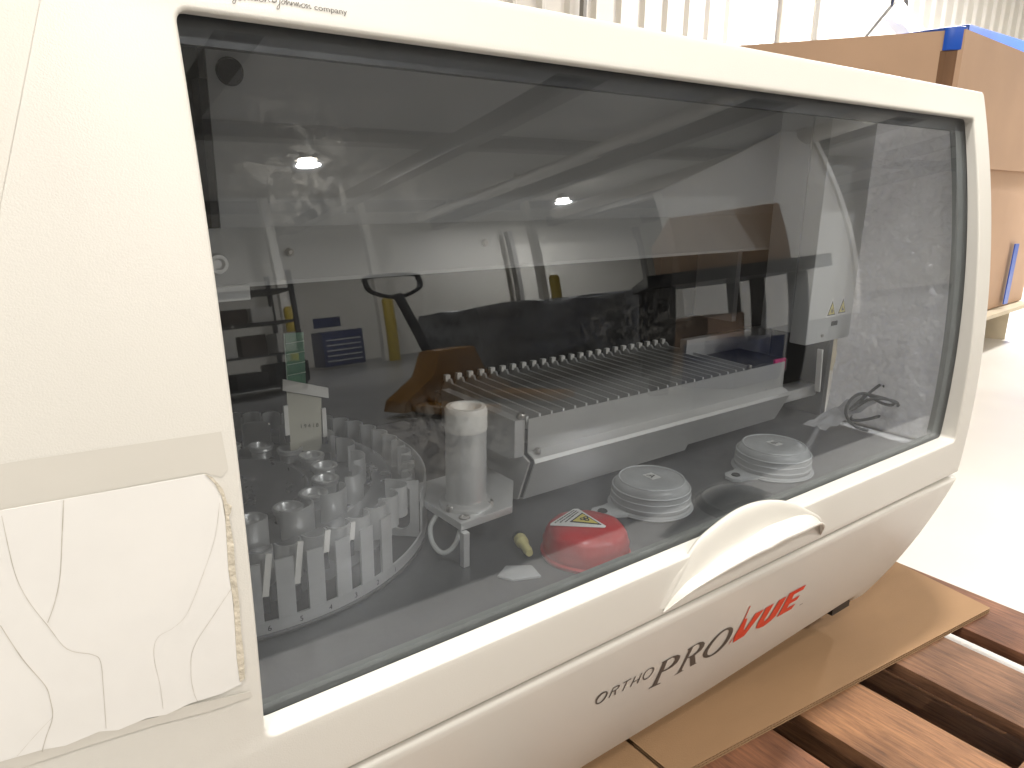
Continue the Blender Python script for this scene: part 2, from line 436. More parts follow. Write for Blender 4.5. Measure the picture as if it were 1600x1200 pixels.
# ribbed wall behind
wl = empty('ribbed_wall', (6, 5.25, FZ)); tag(wl, 'cream ribbed steel warehouse wall behind the white analyser', 'wall')
mb = MB(); mb.box(-15, 20, 0, 0.12, 0, 4.75); mb.build('sheet', M['wall'], wl)
mb = MB()
x = -12.0
while x < 18:
    mb.prism([(x, 0.0), (x + 0.035, -0.04), (x + 0.075, -0.04), (x + 0.11, 0.0)], 'z', 0, 4.7); x += 0.33
mb.build('ribs', M['wall_rib'], wl)
mb = MB(); mb.box(2.18, 2.44, -0.16, -0.042, 0, 4.7); mb.bevel(0.01); mb.build('post', M['wall_rib'], wl)
mb = MB(); mb.box(2.86, 2.90, -0.10, -0.042, 0, 4.7); mb.box(-0.96, -0.92, -0.10, -0.042, 0, 4.7); mb.build('conduit', M['beam'], wl)
# opposite wall (seen as a reflection) and the side wall on the right
w2 = empty('far_wall', (8, -13.5, FZ)); tag(w2, 'plain white warehouse wall mirrored in the smoked window', 'wall')
mb = MB(); mb.box(-17, 18, -0.2, 0, 0, 4.75); mb.build('sheet', M['wall'], w2)
w3 = empty('end_wall', (22, -4, FZ)); tag(w3, 'pale end wall of the warehouse, mirrored at the right of the window', 'wall')
mb = MB(); mb.box(0, 0.2, -9.4, 9.1, 0, 4.75); mb.build('sheet', M['wall'], w3)
cl = MB(); cl.box(-9, 26, -14, 6.5, 3.8, 3.9)
tag(cl.build('ceiling', M['ceil']), kind='structure')
for i, y in enumerate((-12.2, -7.6, -3.0)):
    b = MB(); b.box(-9, 22, y - 0.11, y + 0.11, 3.50, 3.52); b.box(-9, 22, y - 0.015, y + 0.015, 3.52, 3.80)
    b.box(-9, 22, y - 0.11, y + 0.11, 3.775, 3.797)
    tag(b.build('ceiling_beam', M['beam']), 'steel beam under the warehouse ceiling, ' + ['farthest from', 'middle one behind', 'nearest to'][i] + ' the analyser', 'beam', 'steel beams under the ceiling')
for i, x in enumerate((1.9, 5.3, 8.6, 11.9, 15.2, 18.5)):
    b = MB(); b.box(x - 0.05, x + 0.05, -13.4, 5.0, 3.18, 3.497); b.box(x - 0.13, x + 0.13, -13.4, 5.0, 3.155, 3.179)
    tag(b.build('purlin', M['beam']), 'long purlin hung under the ceiling, ' + ['leftmost', 'second from left', 'third from left', 'third from right', 'second from right', 'rightmost'][i] + ' in the mirrored view', 'purlin', 'purlins under the ceiling')

def ceiling_light(x, y, z, watts, r, label, n=0, size=None):
    t = empty('high_bay_light', (x, y, z)); tag(t, label, 'ceiling light', 'high bay lamps under the ceiling')
    b = MB(); b.lathe([(0, 0.16), (0.07, 0.16), (0.08, 0.08), (r * 1.05, 0.0), (r, -0.01), (r * 0.97, 0.012), (0, 0.012)], (0, 0, 0), 24)
    b.build('housing', M['beam'], t, True)
    b = MB(); b.lathe([(0, -r*0.75), (r * 0.40, -r*0.66), (r * 0.68, -r*0.42), (r * 0.82, -0.012), (r*0.6, 0.0)], (0, 0, 0), 24)
    b.build('lens', emis('lamp_glow', (1.0, 0.93, 0.82), 60 if watts else 20), t)
    if watts:
        ld = bpy.data.lights.new('lamp', 'AREA'); ld.shape = 'DISK'; ld.size = size or 2 * r; ld.energy = watts; ld.color = WARM
        lo = bpy.data.objects.new('lamp', ld); COL.objects.link(lo); lo.parent = t; lo.location = (0, 0, -r * 0.8)
ceiling_light(0.23, -0.25, 3.45, 142, 0.16, 'lamp right above the analyser, throwing its shadow on the cardboard')
ceiling_light(9.0, 0.9, 3.45, 620, 0.2, 'added lamp over the tall cardboard box, brightening the floor')  # unseen lamp, added to blow out the floor on the right
ceiling_light(-1.5, -2.1, 3.45, 66, 0.2, 'added fill lamp to the left in front of the analyser')  # unseen lamp, added as front fill from the left
ceiling_light(1.6, -3.4, 3.45, 120, 0.2, 'added fill lamp in front of the analyser window')  # unseen lamp, added as fill for the door and lower panel
ceiling_light(3.85, -8.3, 3.45, 420, 0.15, 'lamp mirrored bright in the window, upper left spot')
ceiling_light(10.3, -10.9, 3.45, 560, 0.16, 'lamp mirrored bright in the window, middle spot')
ceiling_light(8.6, 3.3, 3.2, 330, 0.2, 'added lamp brightening the ribbed wall behind the tall box')  # unseen lamp, added to brighten the ribs
ceiling_light(14.0, -3.5, 3.45, 260, 0.2, 'added fill lamp near the far right end wall')  # unseen lamp, added as fill from the right

# ================================================================== PALLET AND CARDBOARD
pal = empty('wooden_pallet', (1.0, 0.3, FZ)); tag(pal, 'red brown wooden pallet under the cardboard and the analyser', 'pallet')
def plank(x0, x1, z0, z1, y0, y1, m, name='deck_board', sk=0.0):
    b = MB(); vs = b.box(x0 - 1.0, x1 - 1.0, y0 - 0.3, y1 - 0.3, z0 - FZ, z1 - FZ)
    b.bevel(0.0025, 2)
    o = b.build(name, m, pal, True)
    return o
xs = [(1.423, 1.573, 'wood1'), (1.212, 1.362, 'wood2'), (0.958, 1.107, 'wood3'), (0.745, 0.895, 'wood1'), (0.53, 0.68, 'wood2'), (0.31, 0.46, 'wood3'), (0.10, 0.25, 'wood1')]
for i, (a, b_, m) in enumerate(xs): plank(a, b_, -0.824, -0.800, -0.46, 1.05, M[m])
for y0 in (-0.44, 0.28, 0.95): plank(0.10, 1.573, -0.925, -0.8245, y0, y0 + 0.10, M['wood2'], 'stringer')
plank(0.10, 1.573, -0.8445, -0.8245, -0.335, -0.215, M['wood3'], 'cross_board')
for a, b_ in ((1.215, 1.41), (0.95, 1.16), (0.10, 0.24), (0.76, 0.90), (1.433, 1.573)): plank(a, b_, -0.947, -0.9255, -0.45, 1.05, M['wood3'], 'bottom_board')  # first board is added under the open gap to stand in for its shade

def cardboard(name, poly, z_top, th, label, fl=True):
    t = empty(name, (poly[0][0], poly[0][1], z_top - th)); tag(t, label, 'cardboard sheet')
    ox, oy = poly[0]
    pl = [(x - ox, y - oy) for x, y in poly]
    lt = 0.0006
    b = MB(); b.prism(pl, 'z', th - lt, th); b.prism(pl, 'z', th/2 - lt/2, th/2 + lt/2); b.prism(pl, 'z', 0, lt)
    b.build('liner', M['card'], t)
    # two layers of fluting running away from the front edge
    a0, a1 = Vector(pl[0]), Vector(pl[1]); e = (a1 - a0); Ln = e.length; e.normalize(); nrm = Vector((-e.y, e.x))
    b = MB()
    for lay in range(2):
        z0 = lt if lay == 0 else th/2 + lt/2; z1 = th/2 - lt/2 if lay == 0 else th - lt
        p = 0.0072; n = int(Ln / p * 4); prev = None
        for k in range(n + 1):
            s = k / n * Ln; ph = 2 * PI * s / p + lay * 1.3
            z = (z0 + z1) / 2 + (z1 - z0) / 2 * 0.92 * math.sin(ph)
            q0 = a0 + e * s + nrm * 0.0012; q1 = a0 + e * s + nrm * 0.06
            v = (b.bm.verts.new((q0.x, q0.y, z)), b.bm.verts.new((q1.x, q1.y, z)))
            if prev: b.bm.faces.new((prev[0], v[0], v[1], prev[1]))
            prev = v
    b.build('fluting', M['card_edge'], t, fix=False)
    return t
cardboard('cardboard_sheet', [(0.694, 0.050), (1.520, -0.030), (1.556, 0.19), (1.56, 0.66), (0.70, 0.66)], -0.790, 0.0095, 'double walled brown cardboard sheet sticking out right under the analyser')
cardboard('cardboard_sheet', [(-0.10, 0.02), (0.688, 0.055), (0.694, 0.66), (-0.10, 0.66)], -0.7915, 0.008, 'brown cardboard sheet left of the seam, under the analyser front')

# ================================================================== THINGS BEHIND RIGHT
bx = empty('cardboard_box', (3.78, 1.20, -0.70)); tag(bx, 'tall brown cardboard box with blue tape standing behind the analyser', 'box')
A_, B_, Cc = Vector((0, 0)), Vector((1.72, 0.13)), Vector((-0.62, 1.42))
Dd = B_ + Cc
def quadprism(b, z0, z1, grow=0.0, mi=0):
    cen = (A_ + B_ + Cc + Dd) / 4
    pts = [tuple(p + (p - cen).normalized() * grow) for p in (A_, B_, Dd, Cc)]
    b.prism(pts, 'z', z0, z1, mi)
ZT = 1.378
b = MB(); quadprism(b, 0, 0.86); b.bevel(0.012, 2); b.build('lower_carton', M['box_card'], bx, True)
b = MB(); quadprism(b, 0.80, ZT, 0.018)
tf = [f for f in b.bm.faces if all(abs(v.co.z - ZT) < 1e-4 for v in f.verts)]
bmesh.ops.delete(b.bm, geom=tf, context='FACES')
bmesh.ops.solidify(b.bm, geom=b.bm.faces[:], thickness=0.008)
b.build('upper_carton', M['box_card'], bx)
b = MB(); quadprism(b, 0.868, 0.874, 0.024); b.build('fold_line', M['card_edge'], bx)
# corner strap of brown film and tape, folded over the left side of the corner
eb = B_.normalized(); ec = Cc.normalized()
def cpts(l): return [tuple(eb * a + ec * c_) for a, c_ in l]
b = MB(); b.prism(cpts([(-0.004, 0.075), (-0.024, 0.07), (-0.030, 0.04), (-0.026, 0.0), (-0.016, -0.018), (-0.004, -0.014)]), 'z', 0.60, ZT - 0.085)
b.build('corner_wrap', M['box_brown'], bx)
b = MB(); b.prism(cpts([(0.004, 0.055), (-0.034, 0.058), (-0.040, 0.035), (-0.034, 0.0), (-0.020, -0.022), (0.004, -0.018)]), 'z', ZT - 0.084, ZT + 0.012); b.bevel(0.004)
b.build('blue_tape', M['blue_tape'], bx, True)
b = MB(); e = (B_).normalized()
b.obox((1.30, 0.075, 0.20), (0.075, 0.006, 0.36), Matrix.Rotation(0.0755, 3, 'Z') @ Matrix.Rotation(0.03, 3, 'Y'))
b.build('blue_tape', M['blue_tape'], bx)
M['pale_wood'] = mat('pale_wood', (0.62, 0.54, 0.40), 0.7, var=0.15, vscale=8)
pl2 = empty('pallet', (3.75, 1.18, FZ)); tag(pl2, 'pale low pallet under the tall cardboard box', 'pallet')
for k in range(5):
    b = MB(); u = Vector((-0.62, 1.42)) * (k / 4.0) * 0.97
    b.obox((0.87 + u.x, 0.08 + u.y, 0.235), (1.78, 0.12, 0.022), Matrix.Rotation(0.0755, 3, 'Z')); b.build('deck_board', M['pale_wood'], pl2)
for k in range(3):
    b = MB(); u = B_ * (0.04 + 0.92 * k / 2)
    b.bar((u.x, u.y + 0.05, 0.11), (u.x - 0.6, u.y + 1.40, 0.11), 0.09, 0.22); b.build('stringer', M['pale_wood'], pl2)

b = MB(); b.box(0, 3.2, 0, 1.2, 0, 2.26); b.bevel(0.02)
o = b.build('blue_container', M['blue'], None, True); o.location = (7.05, 2.6, FZ)
tag(o, 'blue container rising behind the tall cardboard box', 'container')

# floodlight with its bracket on the ribbed wall
fl = empty('floodlight', (9.15, 4.35, 1.90)); tag(fl, 'white floodlight on a black bracket high on the ribbed wall', 'floodlight')
b = MB(); b.tube([(-0.30, -0.1, 0.13), (0.12, -0.02, 0.24), (0.62, 0.15, -0.22)], 0.022, 6); b.tube([(-0.30, -0.1, 0.13), (-0.27, -0.08, 0.06), (0.80, 0.86, -0.12)], 0.018, 6)
b.build('bracket', M['black_paint'], fl)
b = MB(); b.obox((0.22, 0.0, -0.06), (0.62, 0.16, 0.20), Matrix.Rotation(0.35, 3, 'Y')); b.bevel(0.01); b.build('lamp_housing', M['wall_rib'], fl)
for k in range(2):
    b = MB(); b.obox((-0.20 + 0.27 * k, -0.12, -0.03 - 0.02 * k), (0.17, 0.02, 0.14), Matrix.Rotation(0.25, 3, 'Y')); b.build('lens', emis('flood_lens', (1, 0.97, 0.9), 1.2), fl)

# ================================================================== THE ANALYSER
an = empty('lab_analyzer', (0, 0, 0)); tag(an, 'cream benchtop lab analyser with a large smoked curved window', 'lab machine')
XL, XR, ZB, ZTT = -0.45, 1.274, -0.4545, 0.141
HX0, HX1, HZ0, HZ1 = 0.130, 1.226, -0.387, 0.0965

def rrect(x0, x1, z0, z1, rs, nx, nz, nc=6):
    """rounded rectangle outline, counterclockwise from bottom left; rs radii (bl, br, tr, tl)"""
    pts = []
    def arc(cx, cz, r, a0):
        for k in range(nc + 1):
            t = a0 + (PI / 2) * k / nc; pts.append((cx + r * math.cos(t), cz + r * math.sin(t)))
    bl, br, tr, tl = rs
    arc(x0 + bl, z0 + bl, bl, PI)
    for k in range(1, nx): pts.append((x0 + bl + (x1 - br - x0 - bl) * k / nx, z0))
    arc(x1 - br, z0 + br, br, 1.5 * PI)
    for k in range(1, nz): pts.append((x1, z0 + br + (z1 - tr - z0 - br) * k / nz))
    arc(x1 - tr, z1 - tr, tr, 0)
    for k in range(1, nx): pts.append((x1 - tr + (x0 + tl - x1 + tr) * k / nx, z1))
    arc(x0 + tl, z1 - tl, tl, PI / 2)
    for k in range(1, nz): pts.append((x0, z1 - tl + (z0 + bl - z1 + tl) * k / nz))
    return pts
def door_frame():
    bm = bmesh.new()
    nx, nz = 16, 40
    hole = rrect(HX0, HX1, HZ0, HZ1, (0.009, 0.007, 0.006, 0.008), nx, nz)
    outer = rrect(XL, XR, ZB, ZTT, (0.004, 0.004, 0.010, 0.004), nx, nz)
    n = len(hole); rings = []
    def ring(f): return [bm.verts.new(f(i)) for i in range(n)]
    # inner wall, back to front, with a small fillet
    r = 0.003
    cx, cz = (HX0 + HX1) / 2, (HZ0 + HZ1) / 2
    def grow(p, d):  # offset outward from the opening
        x, z = p
        sx = max(-1, min(1, (x - cx) / ((HX1 - HX0) / 2) )); sz = max(-1, min(1, (z - cz) / ((HZ1 - HZ0) / 2)))
        ax = d * math.copysign(abs(sx) ** 30, sx); az = d * math.copysign(abs(sz) ** 30, sz)
        return x + ax, z + az
    rings.append(ring(lambda i: (hole[i][0], G(hole[i][1]) + 0.001, hole[i][1])))
    for k in range(5):
        t = PI / 2 * k / 4
        rings.append(ring(lambda i: (lambda q: (q[0], P(q[1]) + r * (1 - math.sin(t)), q[1]))(grow(hole[i], r * (1 - math.cos(t))))))
    base = [grow(h, r) for h in hole]
    R2 = 0.006
    inset = []
    ocx, ocz = (XL + XR) / 2, (ZB + ZTT) / 2
    def grow2(p, d):
        x, z = p
        sx = (x - ocx) / ((XR - XL) / 2); sz = (z - ocz) / ((ZTT - ZB) / 2)
        return x + d * math.copysign(abs(sx) ** 40, sx), z + d * math.copysign(abs(sz) ** 40, sz)
    oi = [grow2(p, -R2) for p in outer]
    K = 8
    for k in range(1, K + 1):
        u = k / K
        rings.append(ring(lambda i: (lambda x, z: (x, P(z), z))(base[i][0] * (1-u) + oi[i][0] * u, base[i][1] * (1-u) + oi[i][1] * u)))
    for k in range(1, 6):
        t = PI / 2 * k / 5
        rings.append(ring(lambda i: (lambda q: (q[0], P(q[1]) + R2 * (1 - math.cos(t)), q[1]))(grow2(oi[i], R2 * math.sin(t)))))
    rings.append(ring(lambda i: (outer[i][0], P(outer[i][1]) + 0.035, outer[i][1])))
    for a, b in zip(rings[:-1], rings[1:]):
        for i in range(n):
            j = (i + 1) % n
            bm.faces.new((a[i], a[j], b[j], b[i]))
    bmesh.ops.recalc_face_normals(bm, faces=bm.faces)
    me = bpy.data.meshes.new('door'); bm.to_mesh(me); bm.free()
    return link('door', me, M['cream'], an, True, 50)
door = door_frame()

# pane: two skins 3 mm apart
b = MB()
X0, X1, Z0, Z1 = 0.118, 1.250, -0.399, 0.110
b.grid(24, 60, lambda u, v: (X0 + (X1 - X0) * u, G(Z0 + (Z1 - Z0) * v) + 0.0015, Z0 + (Z1 - Z0) * v))
b.grid(24, 60, lambda u, v: (X0 + (X1 - X0) * u, G(Z0 + (Z1 - Z0) * v) + 0.0045, Z0 + (Z1 - Z0) * v), 1)
pane = b.build('window_pane', [M['glass'], M['glass_in']], door, fix=False)
for p_ in pane.data.polygons: p_.use_smooth = True

def strip(name, x0, x1, z0, z1, d0, d1, m, parent, nz=30):
    b = MB()
    n = max(1, int((z1 - z0) / 0.015))
    F = [[], [], [], []]
    for k in range(n + 1):
        z = z0 + (z1 - z0) * k / n
        F[0].append(b.bm.verts.new((x0, G(z) + d0, z))); F[1].append(b.bm.verts.new((x1, G(z) + d0, z)))
        F[2].append(b.bm.verts.new((x1, G(z) + d1, z))); F[3].append(b.bm.verts.new((x0, G(z) + d1, z)))
    for k in range(n):
        for q in range(4):
            w = (q + 1) % 4
            b.bm.faces.new((F[q][k], F[w][k], F[w][k+1], F[q][k+1]))
    b.bm.faces.new([F[q][0] for q in range(4)]); b.bm.faces.new([F[q][-1] for q in range(4)])
    return b.build(name, m, parent)
strip('gasket', 0.118, 1.25, 0.0795, 0.108, 0.006, 0.016, M['gasket'], door)
strip('gasket', 0.118, 1.25, -0.402, -0.3805, 0.006, 0.012, M['gasket_grey'], door)
strip('gasket', 1.205, 1.25, -0.3803, 0.0793, 0.006, 0.014, M['gasket_grey'], door)
strip('gasket', 0.112, 0.1285, -0.3803, 0.0793, 0.006, 0.014, M['gasket'], door)

# handle: a scooped leaf shape
def handle():
    Lp = [(.556,-.022,-.4445),(.587,-.033,-.424),(.632,-.042,-.409),(.673,-.048,-.400),(.698,-.0515,-.3965),(.724,-.0515,-.3945),(.771,-.048,-.3985),(.802,-.0435,-.4025),(.828,-.038,-.409),(.850,-.031,-.423),(.861,-.021,-.4435)]
    Bp = [(.558,-.021,-.441),(.573,-.024,-.410),(.596,-.026,-.374),(.622,-.029,-.3585),(.653,-.033,-.347),(.682,-.0355,-.3445),(.715,-.0365,-.3495),(.755,-.0355,-.363),(.803,-.0325,-.388),(.843,-.028,-.412),(.862,-.019,-.440)]
    Cm = Vector((0, -0.48, 0))
    def pull(l, k): return [tuple(Cm + (Vector(p) - Cm) * (1 + k * math.sin(PI * i / (len(l) - 1)) ** 0.8)) for i, p in enumerate(l)]
    Lp = pull(Lp, -0.019); Bp = pull(Bp, 0.012)
    L_ = catmull(Lp, 5); B_2 = catmull(Bp, 5); n = len(L_)
    bm = bmesh.new(); rows = []
    for i in range(n):
        s = i / (n - 1); w = math.sin(PI * s) ** 0.7
        l, c = L_[i], B_2[i]
        sec = []
        # back root on the door below the crest
        zr = min(-0.390, c.z - 0.003); zr = max(zr, l.z) if c.z < -0.39 else zr
        lf_ = max(0.0, min(1.0, (-0.376 - c.z) / 0.03)) * (1 if s < 0.4 else 0)   # left root runs out softly over the door
        sec.append(Vector((c.x - 0.016 * lf_, P(zr) + 0.006 - 0.004 * lf_, zr - 0.002 * w + 0.004 * lf_)))
        sec.append(Vector((c.x - 0.012 * lf_, (c.y + 0.010 * w + 0.001) * (1 - lf_) + (P(c.z) + 0.0006) * lf_, c.z - 0.012 * w * (1 - lf_) + 0.003 * lf_)))
        sec.append(Vector((c.x - 0.008 * lf_, (c.y + 0.006 * w) * (1 - lf_) + (P(c.z) - 0.0002) * lf_, c.z - 0.003 * w * (1 - lf_) + 0.002 * lf_)))
        sec.append(Vector((c.x - 0.002 * lf_, (c.y + 0.001 * w) * (1 - lf_) + (P(c.z) - 0.0016) * lf_, c.z + 0.0004 * w)))
        d = l - c
        for u in (0.08, 0.22, 0.4, 0.6, 0.78, 0.9):
            p = c + d * u
            q_ = math.sin(PI * u ** 1.8); p.y += 0.012 * w * q_; p.z -= 0.012 * w * q_
            sec.append(p)
        sec.append(Vector((l.x, l.y - 0.0006, l.z + 0.0015 * w)))
        sec.append(Vector((l.x, l.y - 0.0006 * w, l.z - 0.0035 * w)))
        sec.append(Vector((l.x, l.y + 0.002 * w, l.z - 0.0075 * w)))
        sec.append(Vector((l.x, l.y + 0.007 * w, l.z - 0.0075 * w)))
        sec.append(Vector((l.x, l.y * 0.45 + P(l.z) * 0.55, l.z + 0.006 * w)))
        sec.append(Vector((l.x, P(l.z + 0.012 * w) + 0.006, l.z + 0.012 * w)))
        rows.append([bm.verts.new(v) for v in sec])
    for a, b2 in zip(rows[:-1], rows[1:]):
        for k in range(len(a) - 1): bm.faces.new((a[k], a[k+1], b2[k+1], b2[k]))
    bmesh.ops.recalc_face_normals(bm, faces=bm.faces)
    me = bpy.data.meshes.new('handle'); bm.to_mesh(me); bm.free()
    o = link('handle', me, M['cream'], door, True, 80)
    md = o.modifiers.new('s', 'SUBSURF'); md.levels = 1; md.render_levels = 2
    return o
handle()

# lower panel: curves back under the machine; its lower edge rises towards the right
def zbot(x):
    pts = [(-0.45, -0.757), (0.53, -0.757), (0.826, -0.752), (1.03, -0.724), (1.177, -0.706), (1.205, -0.706), (1.222, -0.728), (1.274, -0.735)]
    for a, c in zip(pts[:-1], pts[1:]):
        if x <= c[0]: return a[1] + (c[1] - a[1]) * (x - a[0]) / (c[0] - a[0])
    return pts[-1][1]
b = MB()
xsn = [-0.45 + 1.724 * k / 60 for k in range(60)] + [1.205, 1.215, 1.222, 1.24, 1.255, 1.262, 1.268, 1.272, 1.274]
xsn = sorted(set(xsn))
rows = []
for x in xsn:
    zt, zb = -0.4585, zbot(x); col = []
    e = max(0.0, (x - 1.262) / 0.012); back = 0.010 * (1 - math.sqrt(max(0, 1 - e * e)))
    fl_ = 0.0035 * max(0.0, min(1.0, (x - 1.12) / 0.10))
    for k in range(5):
        t = PI / 2 * k / 4
        col.append((x, Lw(zt - 0.005) + 0.005 * (1 - math.sin(t)) + back - fl_, zt - 0.005 * (1 - math.cos(t))))
    col.insert(0, (x, Lw(zt - 0.005) + 0.045, zt))
    n = 30
    for k in range(1, n + 1):
        z = zt - 0.005 + (zb - zt + 0.005) * k / n
        col.append((x, Lw(z) + back - fl_ * (1 - 0.8 * k / n), z))
    yb = Lw(zb)
    col.append((x, yb + 0.003 + back, zb - 0.0035)); col.append((x, yb + 0.010 + back, zb - 0.005)); col.append((x, yb + 0.06, zb - 0.004)); col.append((x, yb + 0.06, zb + 0.03))
    rows.append([b.bm.verts.new(v) for v in col])
for a, c in zip(rows[:-1], rows[1:]):
    for k in range(len(a) - 1): b.bm.faces.new((a[k], a[k+1], c[k+1], c[k]))
b.bm.faces.new(rows[-1])
lp = b.build('lower_panel', M['cream'], an, True, 50)

# housing behind
b = MB()
prof = [(P(z) + 0.036, z) for z in [0.136 - 0.59 * k / 20 for k in range(21)]] + [(Lw(z) + 0.02, z) for z in [-0.47 - 0.24 * k / 10 for k in range(11)]] + [(0.16, -0.745), (0.86, -0.745), (0.86, 0.136)]
prl = [p for p in prof[:21] if p[1] < -0.405] 
b.prism([(P(-0.405) + 0.036, -0.405)] + [p for p in prof[:-1] if p[1] < -0.406] + [(0.86, -0.405)], 'x', 1.2515, 1.268)
b.box(1.2515, 1.268, 0.48, 0.86, -0.4045, 0.136)
b.build('side_wall', M['cream2'], an, True)
b = MB(); b.prism([(P(z) + 0.036, z) for z in [0.136 - 0.54 * k / 20 for k in range(21)]] + [(0.479, -0.404), (0.479, 0.136)], 'x', 1.258, 1.262)
b.build('side_window', M['glass_in'], an)
b = MB()
b.box(-0.9, -0.4515, 0.02, 0.86, -0.745, 0.14); b.build('left_housing', M['cream2'], an)
b = MB(); b.box(-0.45, 1.251, P(0.141) + 0.036, 0.86, 0.124, 0.139); b.build('roof_panel', M['cream2'], an)
b = MB(); b.box(-0.45, 1.251, 0.845, 0.86, -0.745, 0.1235); b.build('back_wall', M['inner_dark'], an)
b = MB(); b.box(-0.45, 1.251, 0.16, 0.8445, -0.745, -0.74); b.build('base_plate', M['inner_dark'], an)
b = MB(); b.lathe([(0, 0), (0.028, 0), (0.032, 0.02), (0.03, 0.04), (0, 0.04)], (1.10, 0.21, -0.7898), 24); b.build('foot', M['black_paint'], an, True)
b = MB(); b.lathe([(0, 0), (0.028, 0), (0.032, 0.02), (0.03, 0.04), (0, 0.04)], (0.0, 0.21, -0.7898), 24); b.build('foot', M['black_paint'], an, True)
b = MB(); b.box(1.165, 1.222, 0.100, 0.150, -0.742, -0.7125); b.build('foot_bracket', M['black_paint'], an)

# left fairing: a slightly raised wing beyond the door's left edge
fa = flat_mesh([[(0.085, 0.135), (0.0598, 0.091), (0.0256, -0.015), (0.012, -0.08), (0.004, -0.14), (0.0, -0.20), (-0.001, -0.445), (-0.40, -0.445), (-0.40, 0.135)]])
stick(fa, P, 0.0, 'side_fairing', M['cream2'], an, thick=0.0006)

# torn white label film with cracks and old glue
film = flat_mesh([[(-0.20, -0.172), (0.0016, -0.1763), (0.055, -0.1782), (0.1074, -0.1801), (0.1125, -0.1840), (0.1160, -0.1925), (0.1166, -0.2126), (0.1158, -0.26), (0.1149, -0.3246), (0.1160, -0.3335),
                   (0.1030, -0.3352), (0.0830, -0.3335), (0.0680, -0.3350), (0.0560, -0.3322), (0.0400, -0.3330), (0.0300, -0.3290), (0.0120, -0.3300), (0.0, -0.3268), (-0.0196, -0.3245), (-0.20, -0.32)]])
stick(film, P, 0.0014, 'label_film', M['white_film'], door, thick=0.0004)
rs = flat_mesh([[(-0.20, -0.152), (0.01, -0.1515), (0.121, -0.1555), (0.1225, -0.1800), (0.1180, -0.1850), (0.1074, -0.1795), (-0.2, -0.1722)]])
M['stain'] = mat('faded_plastic', (0.61, 0.585, 0.53), 0.45, var=0.05, vscale=10)
stick(rs, P, 0.0002, 'faded_strip', M['stain'], door)
gl1 = flat_mesh([[(0.1077, -0.1796), (0.1123, -0.1834), (0.1173, -0.192), (0.1188, -0.2017), (0.1215, -0.2045), (0.1205, -0.2085), (0.1190, -0.2110), (0.1200, -0.23), (0.1193, -0.2483), (0.1196, -0.27), (0.1188, -0.2932), (0.1192, -0.31), (0.1185, -0.3298), (0.115, -0.3316), (0.1144, -0.3127), (0.1159, -0.2713), (0.115, -0.2469), (0.1163, -0.22), (0.1171, -0.2069), (0.116, -0.1963), (0.1127, -0.1871)]])
stick(gl1, P, 0.0019, 'glue_residue', M['residue'], door, thick=0.0003)
gl2 = flat_mesh([[(-0.20, -0.3205), (-0.0196, -0.3238), (0.0074, -0.3275), (0.025, -0.3290), (0.0341, -0.3280), (0.05, -0.3322), (0.0618, -0.3342), (0.08, -0.3345), (0.1213, -0.3423), (0.1225, -0.3469), (0.0951, -0.3456), (0.0612, -0.3399), (0.0209, -0.336), (-0.013, -0.3338), (-0.20, -0.327)]])
stick(gl2, P, 0.0012, 'glue_residue', M['stain'], door, thick=0.0003)
cracks = [[(0.0018, -0.1791), (0.0021, -0.1944), (0.0031, -0.2145), (0.0066, -0.2309), (0.0135, -0.2491), (0.0209, -0.2673), (0.0327, -0.2758), (0.0364, -0.2821), (0.0358, -0.2992), (0.0339, -0.3283)],
 [(0.0312, -0.1777), (0.0278, -0.1968), (0.0235, -0.2211), (0.0186, -0.2369), (0.0138, -0.2474)],
 [(-0.0078, -0.2411), (-0.0008, -0.2648), (0.0073, -0.2856), (0.0086, -0.2965), (0.0082, -0.3078), (0.0035, -0.319), (0.0002, -0.3281)],
 [(0.1143, -0.2005), (0.1087, -0.2236), (0.0974, -0.249), (0.0869, -0.2689), (0.0779, -0.2754), (0.0686, -0.2787), (0.0652, -0.2902), (0.0665, -0.313), (0.0664, -0.3296)],
 [(0.1154, -0.261), (0.1034, -0.275), (0.0886, -0.2937), (0.0852, -0.3109), (0.0855, -0.3258), (0.0872, -0.334)],
 [(0.0082, -0.3078), (-0.0008, -0.3149), (-0.0117, -0.3247)]]
cl_ = []
for q, cr in enumerate(cracks):
    cl_.append([(p.x, p.y) for p in catmull([(x, z, 0) for x, z in cr], 6)])
bmc = bmesh.new()
for q, pts in enumerate(cl_):
    ws = [(0.00034, 0.0005, 0.0005, 0.00022, 0.00032, 0.0002)[q] * (0.75 + 0.5 * mnoise.noise(Vector((p[0]*300, p[1]*300, q)))) for p in pts]
    Lf, Rt = ribbon(pts, ws)
    A = [bmc.verts.new((x, y, 0)) for x, y in Lf]; B2 = [bmc.verts.new((x, y, 0)) for x, y in Rt]
    for i in range(len(A) - 1): bmc.faces.new((A[i], A[i+1], B2[i+1], B2[i]))
stick(bmc, P, 0.0021, 'film_crack', M['crack'], door)

